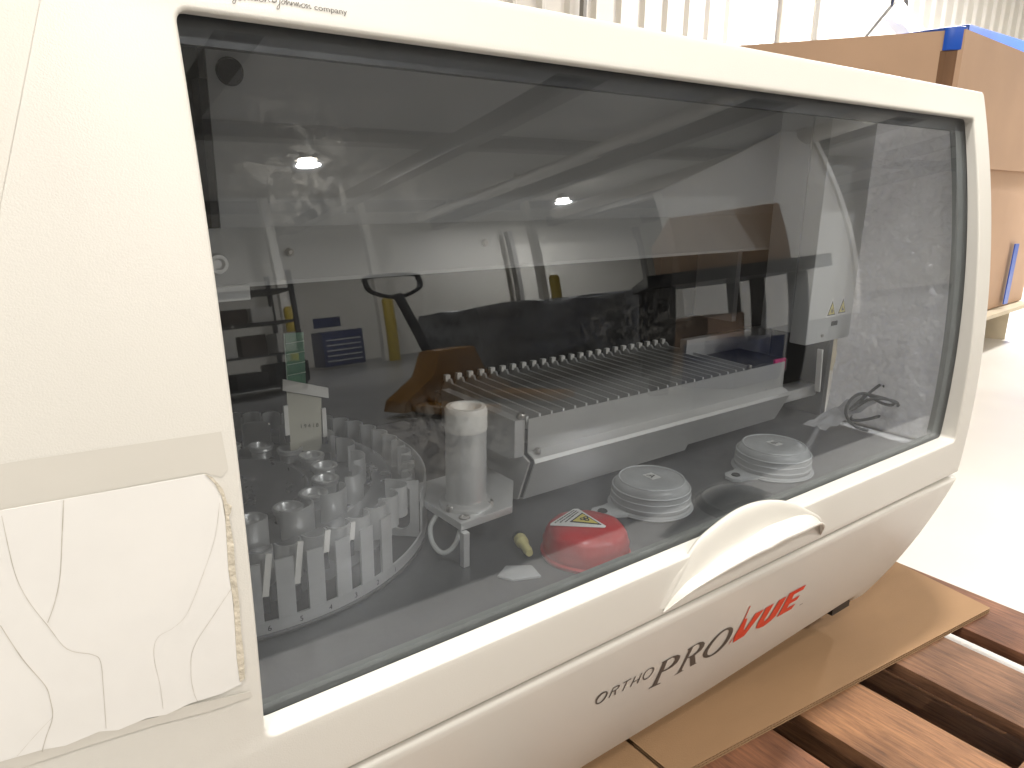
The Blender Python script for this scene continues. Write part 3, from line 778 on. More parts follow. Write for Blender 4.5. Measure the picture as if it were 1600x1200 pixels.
# lettering
GREY = [
 [[(0.4947,-0.553),(0.4918,-0.5444),(0.4938,-0.5389),(0.4988,-0.5366),(0.5051,-0.5386),(0.5093,-0.5428),(0.5107,-0.5491),(0.5093,-0.5558),(0.5054,-0.5583),(0.5004,-0.5579),(0.4967,-0.5553)],[(0.4972,-0.5532),(0.5013,-0.5557),(0.5051,-0.5546),(0.5073,-0.5498),(0.5074,-0.5451),(0.506,-0.5418),(0.5032,-0.5399),(0.4992,-0.5406),(0.4964,-0.5438),(0.4953,-0.5479)]],
 [[(0.5164,-0.5574),(0.5181,-0.5577),(0.5183,-0.5483),(0.5222,-0.5482),(0.5259,-0.558),(0.5280,-0.558),(0.5242,-0.5480),(0.5274,-0.5464),(0.5283,-0.5434),(0.5265,-0.5405),(0.5231,-0.5391),(0.5158,-0.5390)],[(0.5176,-0.5466),(0.5175,-0.5407),(0.523,-0.5410),(0.5253,-0.5421),(0.5262,-0.5438),(0.5250,-0.5460),(0.5230,-0.5466)]],
 [[(0.5322,-0.5400),(0.5450,-0.5400),(0.5450,-0.5416),(0.5396,-0.5416),(0.5402,-0.5590),(0.5384,-0.5590),(0.5378,-0.5416),(0.5322,-0.5416)]],
 [[(0.5514,-0.5595),(0.5532,-0.5595),(0.5530,-0.5522),(0.5617,-0.5522),(0.5629,-0.5600),(0.5648,-0.5600),(0.5632,-0.5408),(0.5613,-0.5408),(0.5617,-0.5506),(0.5529,-0.5506),(0.5526,-0.5408),(0.5508,-0.5408)]],
 [[(0.5709,-0.5556),(0.5682,-0.5484),(0.5695,-0.5423),(0.575,-0.5398),(0.5816,-0.5418),(0.5856,-0.5461),(0.5869,-0.5526),(0.5852,-0.5588),(0.5804,-0.5618),(0.575,-0.5604)],[(0.5727,-0.5555),(0.5763,-0.5586),(0.5807,-0.5596),(0.5838,-0.5570),(0.5850,-0.5522),(0.5838,-0.5474),(0.5806,-0.5436),(0.5754,-0.5416),(0.5712,-0.5434),(0.5701,-0.5485)]],
 [[(0.5981,-0.5917),(0.6013,-0.5899),(0.6043,-0.589),(0.5998,-0.5501),(0.5983,-0.5437),(0.5954,-0.5414),(0.6169,-0.5412),(0.6254,-0.5439),(0.6324,-0.5487),(0.6352,-0.5552),(0.6343,-0.5627),(0.6281,-0.5673),(0.6167,-0.5675),(0.6088,-0.5659),(0.6128,-0.5877),(0.6137,-0.5905),(0.6215,-0.5929),(0.622,-0.5951),(0.6033,-0.5924)],[(0.6101,-0.563),(0.6179,-0.5640),(0.624,-0.5600),(0.6256,-0.5536),(0.6219,-0.5475),(0.615,-0.5433),(0.6073,-0.5439)]],
 [[(0.6456,-0.5941),(0.6497,-0.5934),(0.6526,-0.592),(0.6476,-0.5511),(0.6456,-0.5455),(0.6419,-0.5435),(0.6639,-0.5417),(0.6726,-0.545),(0.6798,-0.5513),(0.6819,-0.5582),(0.6805,-0.5649),(0.6745,-0.5676),(0.6714,-0.5697),(0.6804,-0.583),(0.6869,-0.5929),(0.6918,-0.5952),(0.6781,-0.595),(0.6648,-0.5736),(0.6608,-0.5681),(0.6555,-0.5662),(0.6582,-0.5874),(0.6603,-0.5922),(0.6657,-0.5949),(0.6507,-0.5951)],[(0.6556,-0.5645),(0.6642,-0.5655),(0.671,-0.5620),(0.6718,-0.5549),(0.6679,-0.5480),(0.6609,-0.5440),(0.654,-0.5446)]],
 [[(0.697,-0.5852),(0.6923,-0.5765),(0.6929,-0.5647),(0.698,-0.5526),(0.7076,-0.545),(0.7179,-0.5435),(0.7279,-0.5465),(0.7371,-0.5536),(0.7432,-0.5649),(0.7455,-0.5784),(0.7423,-0.5909),(0.7315,-0.5995),(0.7157,-0.598),(0.7035,-0.5916)],[(0.7108,-0.5904),(0.720,-0.5950),(0.7292,-0.5918),(0.7342,-0.5838),(0.7350,-0.5728),(0.7325,-0.5613),(0.7279,-0.5526),(0.7195,-0.5477),(0.7102,-0.5493),(0.7028,-0.5594),(0.7011,-0.5735),(0.7045,-0.5839)]],
 [[(0.9099,-0.5885),(0.9099,-0.5868),(0.9176,-0.5868),(0.9176,-0.5885)]],
]
def smooth_poly(pl, n=3): return [(p.x, p.y) for p in catmull([(x, z, 0) for x, z in pl], n, True)]
for k, L in enumerate(GREY):
    L2 = [smooth_poly(l) for l in L] if k in (0, 4, 7) else L
    stick(flat_mesh(L2), Lw, 0.0006 + (0.0035 if k == 8 else 0), 'printed_letter', M['ink_grey'], lp)
RED = [
 [[(0.7552,-0.5954),(0.7537,-0.5866),(0.756,-0.5752),(0.7537,-0.5454),(0.7492,-0.5183),(0.7516,-0.5196),(0.756,-0.545),(0.7627,-0.5467),(0.7726,-0.5731),(0.7769,-0.5756),(0.7796,-0.5457),(0.7991,-0.5465),(0.7877,-0.5931),(0.7648,-0.5952),(0.7569,-0.5772)]],
 [[(0.8065,-0.5761),(0.8025,-0.5458),(0.8205,-0.5456),(0.8223,-0.579),(0.8271,-0.5835),(0.8326,-0.5791),(0.8316,-0.5446),(0.8496,-0.5449),(0.8546,-0.5857),(0.8488,-0.5927),(0.8359,-0.5979),(0.8218,-0.5953),(0.8117,-0.5898)]],
 [[(0.8629,-0.5925),(0.8535,-0.5413),(0.8939,-0.5416),(0.8944,-0.5510),(0.8715,-0.5510),(0.8747,-0.5630),(0.8955,-0.5626),(0.8953,-0.5716),(0.8771,-0.5722),(0.8781,-0.5817),(0.9002,-0.5817),(0.8986,-0.5922)]],
]
for L in RED: stick(flat_mesh(L), Lw, 0.0008, 'printed_letter', M['ink_red'], lp)
# line of lettering above the window: script words and 'company'
SC = [[(0.1644,0.108),(0.1675,0.1094),(0.1664,0.1055),(0.1656,0.1042),(0.1648,0.1043),(0.1648,0.1055),(0.1672,0.1073)],[(0.1671,0.107),(0.17,0.1091),(0.1691,0.1068),(0.1709,0.1076),(0.173,0.1095),(0.1736,0.1123),(0.1724,0.1073),(0.174,0.1095),(0.1748,0.1081),(0.1752,0.1078),(0.1764,0.11),(0.177,0.1077),(0.1779,0.11),(0.179,0.1077),(0.1802,0.1101),(0.1803,0.1081),(0.1815,0.1091)],[(0.1827,0.1103),(0.1819,0.1085),(0.1828,0.1078),(0.1842,0.1085),(0.1847,0.1103),(0.1833,0.1104)],[(0.1845,0.1091),(0.1859,0.1107),(0.1853,0.108),(0.1874,0.1107),(0.1881,0.1085),(0.1889,0.1088)],[(0.1897,0.1089),(0.1923,0.109),(0.1933,0.1101),(0.1913,0.1106),(0.1903,0.1092),(0.1914,0.1084),(0.1929,0.1094)],[(0.1963,0.1137),(0.1953,0.1097),(0.1945,0.1061),(0.1936,0.1048),(0.1928,0.1049),(0.1932,0.1064),(0.1954,0.1087)],[(0.1976,0.1107),(0.1963,0.1093),(0.197,0.1083),(0.1982,0.1089),(0.1987,0.1103),(0.1979,0.1108)],[(0.1986,0.1097),(0.1998,0.1108),(0.2011,0.114),(0.1996,0.1083),(0.2016,0.1107),(0.2021,0.1087),(0.2031,0.1101)],[(0.2035,0.1109),(0.2028,0.1084),(0.2048,0.1106),(0.2051,0.1085),(0.2065,0.1108),(0.2065,0.1084),(0.2079,0.111),(0.2082,0.1083),(0.2096,0.11)],[(0.2111,0.1107),(0.2097,0.1093),(0.2104,0.108),(0.2116,0.1083),(0.2124,0.1099),(0.2114,0.1107)],[(0.2124,0.1096),(0.2138,0.1106),(0.2131,0.108),(0.2154,0.1105),(0.2154,0.1082),(0.2165,0.1086)]]
bms = ribbon_bm([[(p.x, p.y) for p in catmull([(x, z, 0) for x, z in l], 4)] for l in SC], 0.00042)
stick(bms, P, 0.0006, 'script_lettering', M['ink_grey'], door)
tb = text_bm('company', 0.0052)
mxx = max(v.co.x for v in tb.verts)
for v in tb.verts: v.co.x = 0.2183 + v.co.x * (0.0237 / mxx); v.co.y = 0.1078 + v.co.y
stick(tb, P, 0.0006, 'printed_word', M['ink_grey'], door)

# ---------------------------------------------------------------- interior of the analyser
ZD = -0.41
b = MB(); b.box(-0.45, 1.2505, 0.016, 0.8445, ZD - 0.01, ZD)
b.build('deck', M['deck'], an)
hp = MB(); hp.box(0.222, 1.236, 0.30, 0.308, -0.0505, 0.122); hp.build('hood_panel', M['panel'], an)
b = MB()
b.prism([(0.2995, -0.0500), (0.296, -0.054), (0.262, -0.101), (0.262, -0.105), (0.272, -0.105), (0.305, -0.056)], 'x', 0.135, 1.236)
M['panel_mid'] = mat('mid_grey_painted_panel', (0.50, 0.505, 0.50), 0.5, bump=0.08, bscale=300, var=0.06, vscale=4)
hl = b.build('hood_lip', M['panel_mid'], an)
for (x, z, r) in ((0.283, -0.0745, 0.0042), (0.530, -0.0745, 0.0042)):
    b = MB(); R4 = Matrix.Rotation(PI/2, 4, 'X')
    b.lathe([(0, 0.004), (r*0.5, 0.004), (r*0.55, 0.001), (r*0.62, 0.004), (r, 0.003), (r*1.05, 0.0)], (x, 0.279, z), 20, M4=R4)
    b.build('screw', M['screw'], hl, True)
b = MB(); b.lathe([(0, 0.0006), (0.0112, 0.0006), (0.0118, 0.0018), (0.0128, 0.0022), (0.0134, 0.0)], (0.243, 0.2988, 0.098), 28, M4=Matrix.Rotation(PI/2, 4, 'X'))
b.build('cable_hole', M['dark_metal'], an, True)
b = MB(); b.lathe([(0, 0.002), (0.004, 0.002), (0.006, 0.006), (0.009, 0.006), (0.0105, 0.0)], (0.2065, 0.268, -0.0815), 28, M4=Matrix.Rotation(PI/2, 4, 'X'))
b.build('grommet', M['alu'], an, True)
b = MB(); b.box(0.13, 0.222, 0.302, 0.3085, -0.115, -0.0507); b.box(0.17, 0.232, 0.255, 0.2615, -0.117, -0.1025); b.bevel(0.001); b.build('hinge_bracket', M['panel_light'], an)
b = MB(); b.box(0.135, 0.2215, 0.325, 0.333, -0.06, 0.12); b.box(0.2135, 0.2215, 0.30, 0.3245, -0.049, 0.09)
b.build('inner_frame', M['inner_dark'], an)
b = MB(); b.box(0.2195, 0.2275, 0.314, 0.320, 0.066, 0.074); b.build('latch', M['panel'], an)
# rear dark bulkhead
b = MB(); b.box(-0.45, 1.2505, 0.62, 0.63, ZD, 0.1235); b.build('bulkhead', M['inner_dark'], an)
# tower at the right with warning stickers
tw = MB(); tw.box(1.090, 1.2225, 0.17, 0.20, -0.252, 0.122); tw.bevel(0.002)
tw = tw.build('instrument_tower', M['panel_light'], an, True)
b = MB(); b.box(1.088, 1.10, 0.2005, 0.255, -0.235, 0.122); b.box(1.088, 1.10, 0.315, 0.42, -0.235, 0.122); b.build('tower_side', M['panel'], an)
b = MB(); b.box(1.02, 1.0875, 0.40, 0.42, -0.235, 0.122); b.build('tower_side', M['inner_dark'], an)
def tri(cx, cz, s, h): return [(cx - s/2, cz), (cx + s/2, cz), (cx, cz + h)]
def warning_sticker(cx, cz, s, h, kind, parent, place):
    """flat triangular sticker in its own plane; place maps (x, z, offset) to 3D"""
    def put(polys, off, m, name, par):
        bm = flat_mesh(polys)
        for v in bm.verts: v.co = Vector(place(v.co.x, v.co.y, off))
        bmesh.ops.recalc_face_normals(bm, faces=bm.faces)
        me = bpy.data.meshes.new(name); bm.to_mesh(me); bm.free()
        return link(name, me, m, par)
    base = put([[(cx - s*.5, cz), (cx + s*.5, cz), (cx + s*.46, cz + h*.1), (cx + s*.03, cz + h), (cx - s*.03, cz + h), (cx - s*.46, cz + h*.1)]], 0.0005, M['sticker_white'], 'warning_sticker', parent)
    put([tri(cx, cz + h*0.09, s*0.78, h*0.78)], 0.0009, M['ink_black'], 'border', base)
    put([tri(cx, cz + h*0.15, s*0.60, h*0.60)], 0.0013, M['sticker_yellow'], 'field', base)
    def circ(x, z, r, n=14): return [(x + r*math.cos(2*PI*k/n), z + r*math.sin(2*PI*k/n)) for k in range(n)]
    c0 = (cx, cz + h*0.33)
    if kind == 'bio':
        for a in (90, 210, 330):
            t = math.radians(a); q = (c0[0] + s*0.085*math.cos(t), c0[1] + h*0.085*math.sin(t))
            put([circ(q[0], q[1], s*0.075), circ(q[0] + s*0.025*math.cos(t), q[1] + s*0.025*math.sin(t), s*0.045)], 0.0017, M['ink_black'], 'symbol', base)
    else:
        put([[(cx - s*.12, c0[1] - h*.10), (cx + s*.12, c0[1] - h*.10), (cx + s*.10, c0[1] - h*.02), (cx - s*.02, c0[1] + h*0.02), (cx - s*.05, c0[1] + h*.12), (cx - s*.09, c0[1] + h*.12), (cx - s*.09, c0[1] - h*.02)]], 0.0017, M['ink_black'], 'symbol', base)
    return base
pf = lambda x, z, o: (x, 0.1700 - o, z)
warning_sticker(1.1545, -0.211, 0.031, 0.032, 'bio', tw, pf)
warning_sticker(1.1870, -0.210, 0.031, 0.032, 'crush', tw, pf)
b = MB(); b.box(1.160, 1.1775, 0.1690, 0.1698, -0.2265, -0.2190); b.build('serial_label', M['ink_black'], tw)
b = MB(); b.lathe([(0, 0.003), (0.0025, 0.003), (0.003, 0)], (1.135, 0.17, -0.240), 14, M4=Matrix.Rotation(PI/2, 4, 'X')); b.build('screw', M['screw'], tw)
b = MB(); b.box(1.238, 1.2505, 0.212, 0.62, ZD, 0.1235); b.build('side_liner', M['inner_dark'], an)
# rail at the right of the rack
b = MB(); b.box(0.95, 1.237, 0.225, 0.26, -0.372, -0.352); b.box(0.99, 1.237, 0.33, 0.345, -0.34, -0.26); b.bevel(0.0015); b.build('rail', M['alu'], an, True)
b = MB(); b.bar((1.128, 0.165, -0.262), (1.135, 0.165, -0.335), 0.009, 0.003); sc_ = b.build('scale_strip', M['nylon'], an)
for k in range(5):
    b = MB(); t = (k + 0.7) / 5.2; b.box(1.128 + 0.007*t - 0.001, 1.128 + 0.007*t + 0.0022, 0.1625, 0.1633, -0.262 - 0.073*t - 0.0012, -0.262 - 0.073*t + 0.0006)
    b.build('tick_mark', M['ink_black'], sc_)

# ================================================================== CAROUSEL
CX, CY, CR = 0.213, 0.366, 0.241
ca = empty('sample_carousel', (CX, CY, ZD)); tag(ca, 'round aluminium carousel of slots and vials at the left behind the window', 'carousel')
ZTOP = 0.078
b = MB(); b.lathe([(0, 0.0005), (CR + 0.001, 0.0005), (CR + 0.0022, 0.0015), (CR + 0.0022, 0.0035), (CR + 0.0008, 0.0048), (0.20, 0.0048), (0, 0.0048)], (0, 0, 0), 120)
b.build('base_ring', M['alu_dark'], ca, True)
# slotted wall with the fins between slots
NS = 50; a_front = math.radians(-90)
def pol(r, t, z): return (r * math.cos(t), r * math.sin(t), z)
def arcbox(b, r0, r1, t0, t1, z0, z1, n=4, zt=None):
    ring = []
    for k in range(n + 1):
        t = t0 + (t1 - t0) * k / n; zz = z1 if zt is None else z1 + (zt - z1) * k / n
        ring.append([b.bm.verts.new(pol(r1, t, z0)), b.bm.verts.new(pol(r1, t, zz)), b.bm.verts.new(pol(r0, t, zz)), b.bm.verts.new(pol(r0, t, z0))])
    for a, c in zip(ring[:-1], ring[1:]):
        for q in range(4):
            w = (q + 1) % 4; b.bm.faces.new((a[q], c[q], c[w], a[w]))
    b.bm.faces.new(ring[0][::-1]); b.bm.faces.new(ring[-1])
b = MB(); arcbox(b, CR - 0.0022, CR, 0, 2 * PI - 0.0001, 0.0050, 0.0168, 160); b.build('wall_band', M['alu'], ca, True)
dA = 2 * PI / NS
# slot number k is centred at angle aN(k)
aN = lambda k: math.radians(-61.3 - 7.1 * (k - 1))
fin0 = MB(); arcbox(fin0, CR - 0.0022, CR, -math.radians(2.0), math.radians(2.0), 0.0170, 0.0765, 4)
fin0 = fin0.build('wall_fin', M['alu'], ca)
for k in range(26):
    o = fin0 if k == 0 else fin0.copy()
    if k: COL.objects.link(o); o.parent = ca
    o.rotation_euler.z = aN(k + 1) - math.radians(2.9)
b = MB(); arcbox(b, CR - 0.0022, CR, math.radians(-42.6), math.radians(110), 0.0170, 0.068, 60); b.build('solid_wall', M['alu'], ca, True)
# U shaped clips of three rows
def clip(name, r, depth, w, h, z0, th=0.0016):
    b = MB(); n = 10; pts = []
    for k in range(n + 1):
        t = -PI * 0.55 + PI * 1.1 * k / n
        pts.append((r + depth * math.cos(t) * 0.5, w / 2 * math.sin(t)))
    R_ = ribbon(pts, th)
    A = [b.bm.verts.new((x, y, z0)) for x, y in R_[0]]; B2 = [b.bm.verts.new((x, y, z0)) for x, y in R_[1]]
    A1 = [b.bm.verts.new((x, y, z0 + h)) for x, y in R_[0]]; B1 = [b.bm.verts.new((x, y, z0 + h)) for x, y in R_[1]]
    for i in range(len(A) - 1):
        b.bm.faces.new((A[i], A[i+1], A1[i+1], A1[i])); b.bm.faces.new((B2[i+1], B2[i], B1[i], B1[i+1]))
        b.bm.faces.new((A1[i], A1[i+1], B1[i+1], B1[i])); b.bm.faces.new((A[i+1], A[i], B2[i], B2[i+1]))
    b.bm.faces.new((A[0], A1[0], B1[0], B2[0])); b.bm.faces.new((A[-1], B2[-1], B1[-1], A1[-1]))
    return b.build(name, M['alu_light'], ca, True)
def ring_of(o, n, off):
    for k in range(n):
        c = o if k == 0 else o.copy()
        if k: COL.objects.link(c); c.parent = ca
        c.rotation_euler.z = off + 2 * PI * k / n
ring_of(clip('tube_clip', 0.215, 0.024, 0.0240, 0.036, 0.044), NS, aN(1) + 0.012)
ring_of(clip('middle_clip', 0.156, 0.026, 0.037, 0.034, 0.0495), 19, math.radians(-1))
# dark annular disc, turntable, vials, bowl
b = MB(); b.lathe([(0.176, 0.010), (0.176, 0.060), (0.186, 0.062), (0.199, 0.062), (0.200, 0.058), (0.200, 0.012)], (0, 0, 0), 120); b.build('ring_disc', M['alu_mid'], ca, True)
b = MB(); b.lathe([(0.098, 0.050), (0.172, 0.050), (0.175, 0.048), (0.175, 0.011)], (0, 0, 0), 96); b.build('turntable', M['alu_mid'], ca, True)
b = MB(); b.lathe([(0, 0.020), (0.030, 0.021), (0.060, 0.027), (0.085, 0.040), (0.096, 0.056), (0.099, 0.057), (0.101, 0.053), (0.101, 0.012)], (0, 0, 0), 96)
b.build('centre_bowl', M['alu_mid'], ca, True)
b = MB(); b.lathe([(0, 0.034), (0.026, 0.034), (0.030, 0.036), (0.031, 0.033), (0.031, 0.020)], (-0.02, 0, 0), 48); b.build('hub', M['dark_metal'], ca, True)
v = MB(); v.lathe([(0, 0.060), (0.010, 0.060), (0.0115, 0.0655), (0.0125, 0.0672), (0.0150, 0.0680), (0.0165, 0.0668), (0.0165, 0.0652), (0.0140, 0.0645), (0.0152, 0.0625), (0.0152, 0.0610), (0.0130, 0.0595), (0.0120, 0.045)], (0.122, 0, 0), 24)
v = v.build('vial_socket', M['alu_light'], ca, True)
ring_of(v, 18, 0.15)
# pale leaning strips in the slots
for k, (tz, ln) in enumerate(((0.062, 0.042), (0.066, 0.042), (0.078, 0.022), (0.078, 0.018))):
    b = MB(); t = aN(6 - k) + 0.010
    b.obox(pol(CR - 0.004, t, tz), (0.0058, 0.0016, ln), Matrix.Rotation(t + PI/2, 3, 'Z') @ Matrix.Rotation(0.14, 3, 'Y')); b.build('slot_strip', M['nylon'], ca)
    b = MB(); b.obox(pol(CR - 0.0045, t - 0.010, tz - ln/2 - 0.009), (0.006, 0.003, 0.016), Matrix.Rotation(t + PI/2, 3, 'Z')); b.build('slot_clip', M['black_paint'], ca)
# slot numbers engraved under the slots
for k in range(1, 7):
    tb = text_bm(str(k), 0.0078, align='CENTER'); t0 = aN(k)
    for vtx in tb.verts:
        x, z = vtx.co.x, vtx.co.y; tt = t0 + x / CR
        vtx.co = Vector(pol(CR + 0.0007, tt, 0.0080 + z))
    me = bpy.data.meshes.new('slot_number'); tb.to_mesh(me); tb.free(); link('slot_number', me, M['ink_black'], ca)
# end block with the tall U opening
bm_ = flat_mesh([[(0.199, 0.0105), (0.2375, 0.0105), (0.2375, 0.080), (0.199, 0.080)], [(0.2055 + 0.011 - 0.011*math.cos(PI*k/12), 0.032 - 0.013*math.sin(PI*k/12)) for k in range(13)] + [(0.2275, 0.070), (0.2055, 0.070)]])
r_ = bmesh.ops.extrude_face_region(bm_, geom=bm_.faces[:])
for v_ in r_['geom']:
    if isinstance(v_, bmesh.types.BMVert): v_.co.z = 0.003
for v_ in bm_.verts:
    v_.co = Vector(pol(v_.co.x, math.radians(-43), v_.co.y)) + Vector((math.sin(math.radians(43)), math.cos(math.radians(43)), 0)) * v_.co.z
bmesh.ops.recalc_face_normals(bm_, faces=bm_.faces)
me = bpy.data.meshes.new('end_plate'); bm_.to_mesh(me); bm_.free(); link('end_plate', me, M['alu'], ca)
for k in range(9):
    b = MB(); t = aN(1) + dA * (k - 6.5); b.lathe([(0, 0.0035), (0.0018, 0.0035), (0.0022, 0.001), (0.0022, 0)], pol(0.205, t, 0.064), 10); b.build('screw', M['screw'], ca)

# gel card standing on the carousel
gc = empty('gel_card', (0.343, 0.42, -0.345)); tag(gc, 'beige gel card with white top bar standing on the carousel', 'card')
def lp3(p): return (p[0] - 0.343, p[2] + 0.345)
b = MB(); b.prism([(-0.023, -0.002), (0.019, -0.008), (0.023, 0.064), (-0.023, 0.080)], 'y', 0, 0.002); b.build('card_plate', M['beige_card'], gc)
b = MB(); b.prism([(-0.029, 0.083), (0.032, 0.063), (0.032, 0.077), (-0.028, 0.098)], 'y', -0.003, -0.0005); b.build('top_bar', M['nylon'], gc)
for s, x in ((0, -0.0265), (1, 0.0245)):
    b = MB(); b.box(x - 0.0025, x + 0.0032, -0.002, 0.001, 0.022 - 0.012*s, 0.062 - 0.012*s); b.build('side_strip', M['nylon'], gc)
    b = MB(); b.box(x - 0.003, x + 0.0032, -0.002, 0.001, 0.012 - 0.012*s, 0.0215 - 0.012*s); b.build('side_clip', M['black_paint'], gc)
for k, ch in enumerate('19418'):
    tb = text_bm(ch, 0.0075)
    for vtx in tb.verts: vtx.co = Vector((-0.009 + k*0.0055 + vtx.co.x, -0.0007, 0.028 - k * 0.0006 + vtx.co.y))
    me = bpy.data.meshes.new('stamped_digit'); tb.to_mesh(me); tb.free(); link('stamped_digit', me, M['ink_grey'], gc)
gs = empty('green_film_strip', (0.336, 0.4235, -0.247)); tag(gs, 'upright green translucent strip of five cells above the gel card', 'film strip')
b = MB(); b.prism([(-0.0125, -0.010), (0.0115, -0.012), (0.0125, 0.056), (-0.0115, 0.057)], 'y', 0, 0.001); b.build('film', M['green_gel'], gs)
for k in range(4):
    b = MB(); z = 0.0025 + 0.0138 * k; b.bar((-0.0118, -0.0008, z), (0.0118, -0.0008, z + 0.0012), 0.0012, 0.0009); b.build('cell_line', M['green_line'], gs)
b = MB(); b.box(-0.0135, -0.0126, -0.0005, 0.0012, -0.010, 0.057); b.build('edge', M['green_line'], gs)

# ================================================================== CARD RACK (long sheet metal trough)
rk = empty('card_rack', (0.521, 0.20, ZD)); tag(rk, 'long sheet metal rack with rows of card slots in the middle', 'rack')
O = Vector((0.521, 0.20, ZD))
def R(x, y, z): return (x - O.x, y - O.y, z - O.z)
b = MB()
# front sheet: upright, ledge, sloped apron
prof = [(0.200, -0.284), (0.200, -0.327), (0.187, -0.333), (0.185, -0.338), (0.208, -0.394), (0.214, -0.396), (0.2148, -0.3945), (0.2095, -0.3925), (0.187, -0.3378), (0.1882, -0.3345), (0.2012, -0.3285), (0.2014, -0.284)]
b.prism([(y - O.y, z - O.z) for y, z in prof[:]], 'x', 0.021, 0.335); 
b.build('front_sheet', M['steel_sheet'], rk, True, 25)
b = MB(); prof2 = [(y, z if z > -0.39 else z + 0.008) for y, z in prof]
b.prism([(y - O.y, z - O.z) for y, z in prof2], 'x', 0.3352, 0.565); b.build('front_sheet', M['steel_sheet'], rk, True, 25)
b = MB(); b.prism([(y - O.y, z - O.z) for y, z in [(0.2016, -0.284), (0.2016, -0.330), (0.1885, -0.336), (0.2100, -0.393), (0.235, -0.400), (0.315, -0.372), (0.36, -0.33), (0.36, -0.284)]], 'x', 0.0135, 0.0165)
b.build('end_plate', M['steel_sheet'], rk)
b = MB(); b.box(0.0, 0.0125, 0.0, 0.012, 0.079, 0.1275); b.box(0.0, 0.0125, 0.012, 0.17, 0.075, 0.1275); b.build('end_block', M['alu'], rk)
b = MB(); b.box(0.017, 0.50, 0.002, 0.215, 0.095, 0.112); b.build('tray', M['alu_dark'], rk)
b = MB(); b.box(0.50, 0.62, 0.03, 0.20, 0.095, 0.118); b.bevel(0.002); b.build('tray', M['alu_dark'], rk)
fin = MB(); fin.prism([(0.004, 0.1125), (0.205, 0.1125), (0.207, 0.131), (0.196, 0.1325), (0.188, 0.1275), (0.012, 0.1255)], 'x', 0, 0.0034)
for v_ in fin.bm.verts: v_.co.x += (v_.co.z - 0.1125) * 0.55
fin = fin.build('slot_fin', M['steel_sheet'], rk)
tip = MB(); tip.box(0.006, 0.0145, 0.200, 0.2075, 0.128, 0.1375); tip.bevel(0.0012); tip = tip.build('slot_tip', M['nylon'], rk, True)
for k in range(24):
    f_ = fin if k == 0 else fin.copy(); t_ = tip if k == 0 else tip.copy()
    if k: COL.objects.link(f_); COL.objects.link(t_); f_.parent = rk; t_.parent = rk
    f_.location.x = 0.020 + 0.0200 * k; t_.location.x = 0.020 + 0.0200 * k
for k in range(5):
    t_ = tip.copy(); COL.objects.link(t_); t_.parent = rk; t_.location = (0.545 + 0.016*k, -0.065, -0.006)
for (x, y, z, r) in ((0.012, 0.004, 0.1285, 0.0062), (0.478, 0.008, 0.1245, 0.004), (0.032, -0.006, 0.0815, 0.0042)):
    b = MB(); b.lathe([(0, 0.002), (r*0.45, 0.002), (r*0.5, 0.005), (r*0.8, 0.006), (r, 0.004), (r, 0)], (x, y, z), 18); b.build('bolt', M['screw'], rk, True)

# ================================================================== WASH STATION: column on a plate with one leg
ws = empty('wash_station', (0.42, 0.19, ZD)); tag(ws, 'white capped metal column on a square plate between carousel and rack', 'wash station')
b = MB(); b.prism([(-0.019, -0.053), (0.054, -0.049), (0.100, 0.010), (0.100, 0.075), (-0.010, 0.070), (-0.021, 0.020)], 'z', 0.041, 0.050); b.bevel(0.001); b.build('plate', M['alu'], ws, True)
b = MB(); b.prism([(-0.0205, -0.0605), (-0.0125, -0.0605), (-0.0125, -0.0665+0.0135), (-0.0205, -0.053)], 'z', 0.0, 0.041); b.bevel(0.0008); b.build('leg', M['alu'], ws)
b = MB(); b.lathe([(0.031, 0.0502), (0.031, 0.054), (0.028, 0.0565), (0.0245, 0.058), (0.0235, 0.062), (0.0232, 0.140), (0.0225, 0.142)], (0.015, -0.012, 0), 40); b.build('column', M['alu_light'], ws, True)
b = MB(); b.lathe([(0.0235, 0.1405), (0.0240, 0.143), (0.0240, 0.164), (0.0222, 0.1675), (0.0175, 0.168), (0.0145, 0.1655), (0.0120, 0.157), (0.0, 0.156)], (0.015, -0.012, 0), 40); b.build('cap', M['nylon'], ws, True)
for (x, y) in ((-0.012, -0.020), (0.033, -0.033), (0.043, 0.005)):
    b = MB(); b.lathe([(0, 0.003), (0.0018, 0.003), (0.002, 0.006), (0.004, 0.0065), (0.0048, 0.005), (0.0048, 0)], (x, y, 0.0505), 14); b.build('bolt', M['screw'], ws, True)
b = MB(); b.lathe([(0, 0.0006), (0.0028, 0.0006), (0.0032, 0.0015), (0.006, 0.0015), (0.0065, 0)], (-0.008, -0.043, 0.0502), 18); b.build('socket_screw', M['screw'], ws, True)
hz = MB(); hz.tube(catmull([(0.425, 0.175, -0.366), (0.412, 0.155, -0.374), (0.398, 0.145, -0.388), (0.386, 0.150, -0.396), (0.382, 0.165, -0.390), (0.388, 0.180, -0.378), (0.405, 0.190, -0.368)], 6), 0.0028, 8)
tag(hz.build('hose', M['tube'], None, True), 'short looped clear hose beside the plate and the carousel', 'hose')

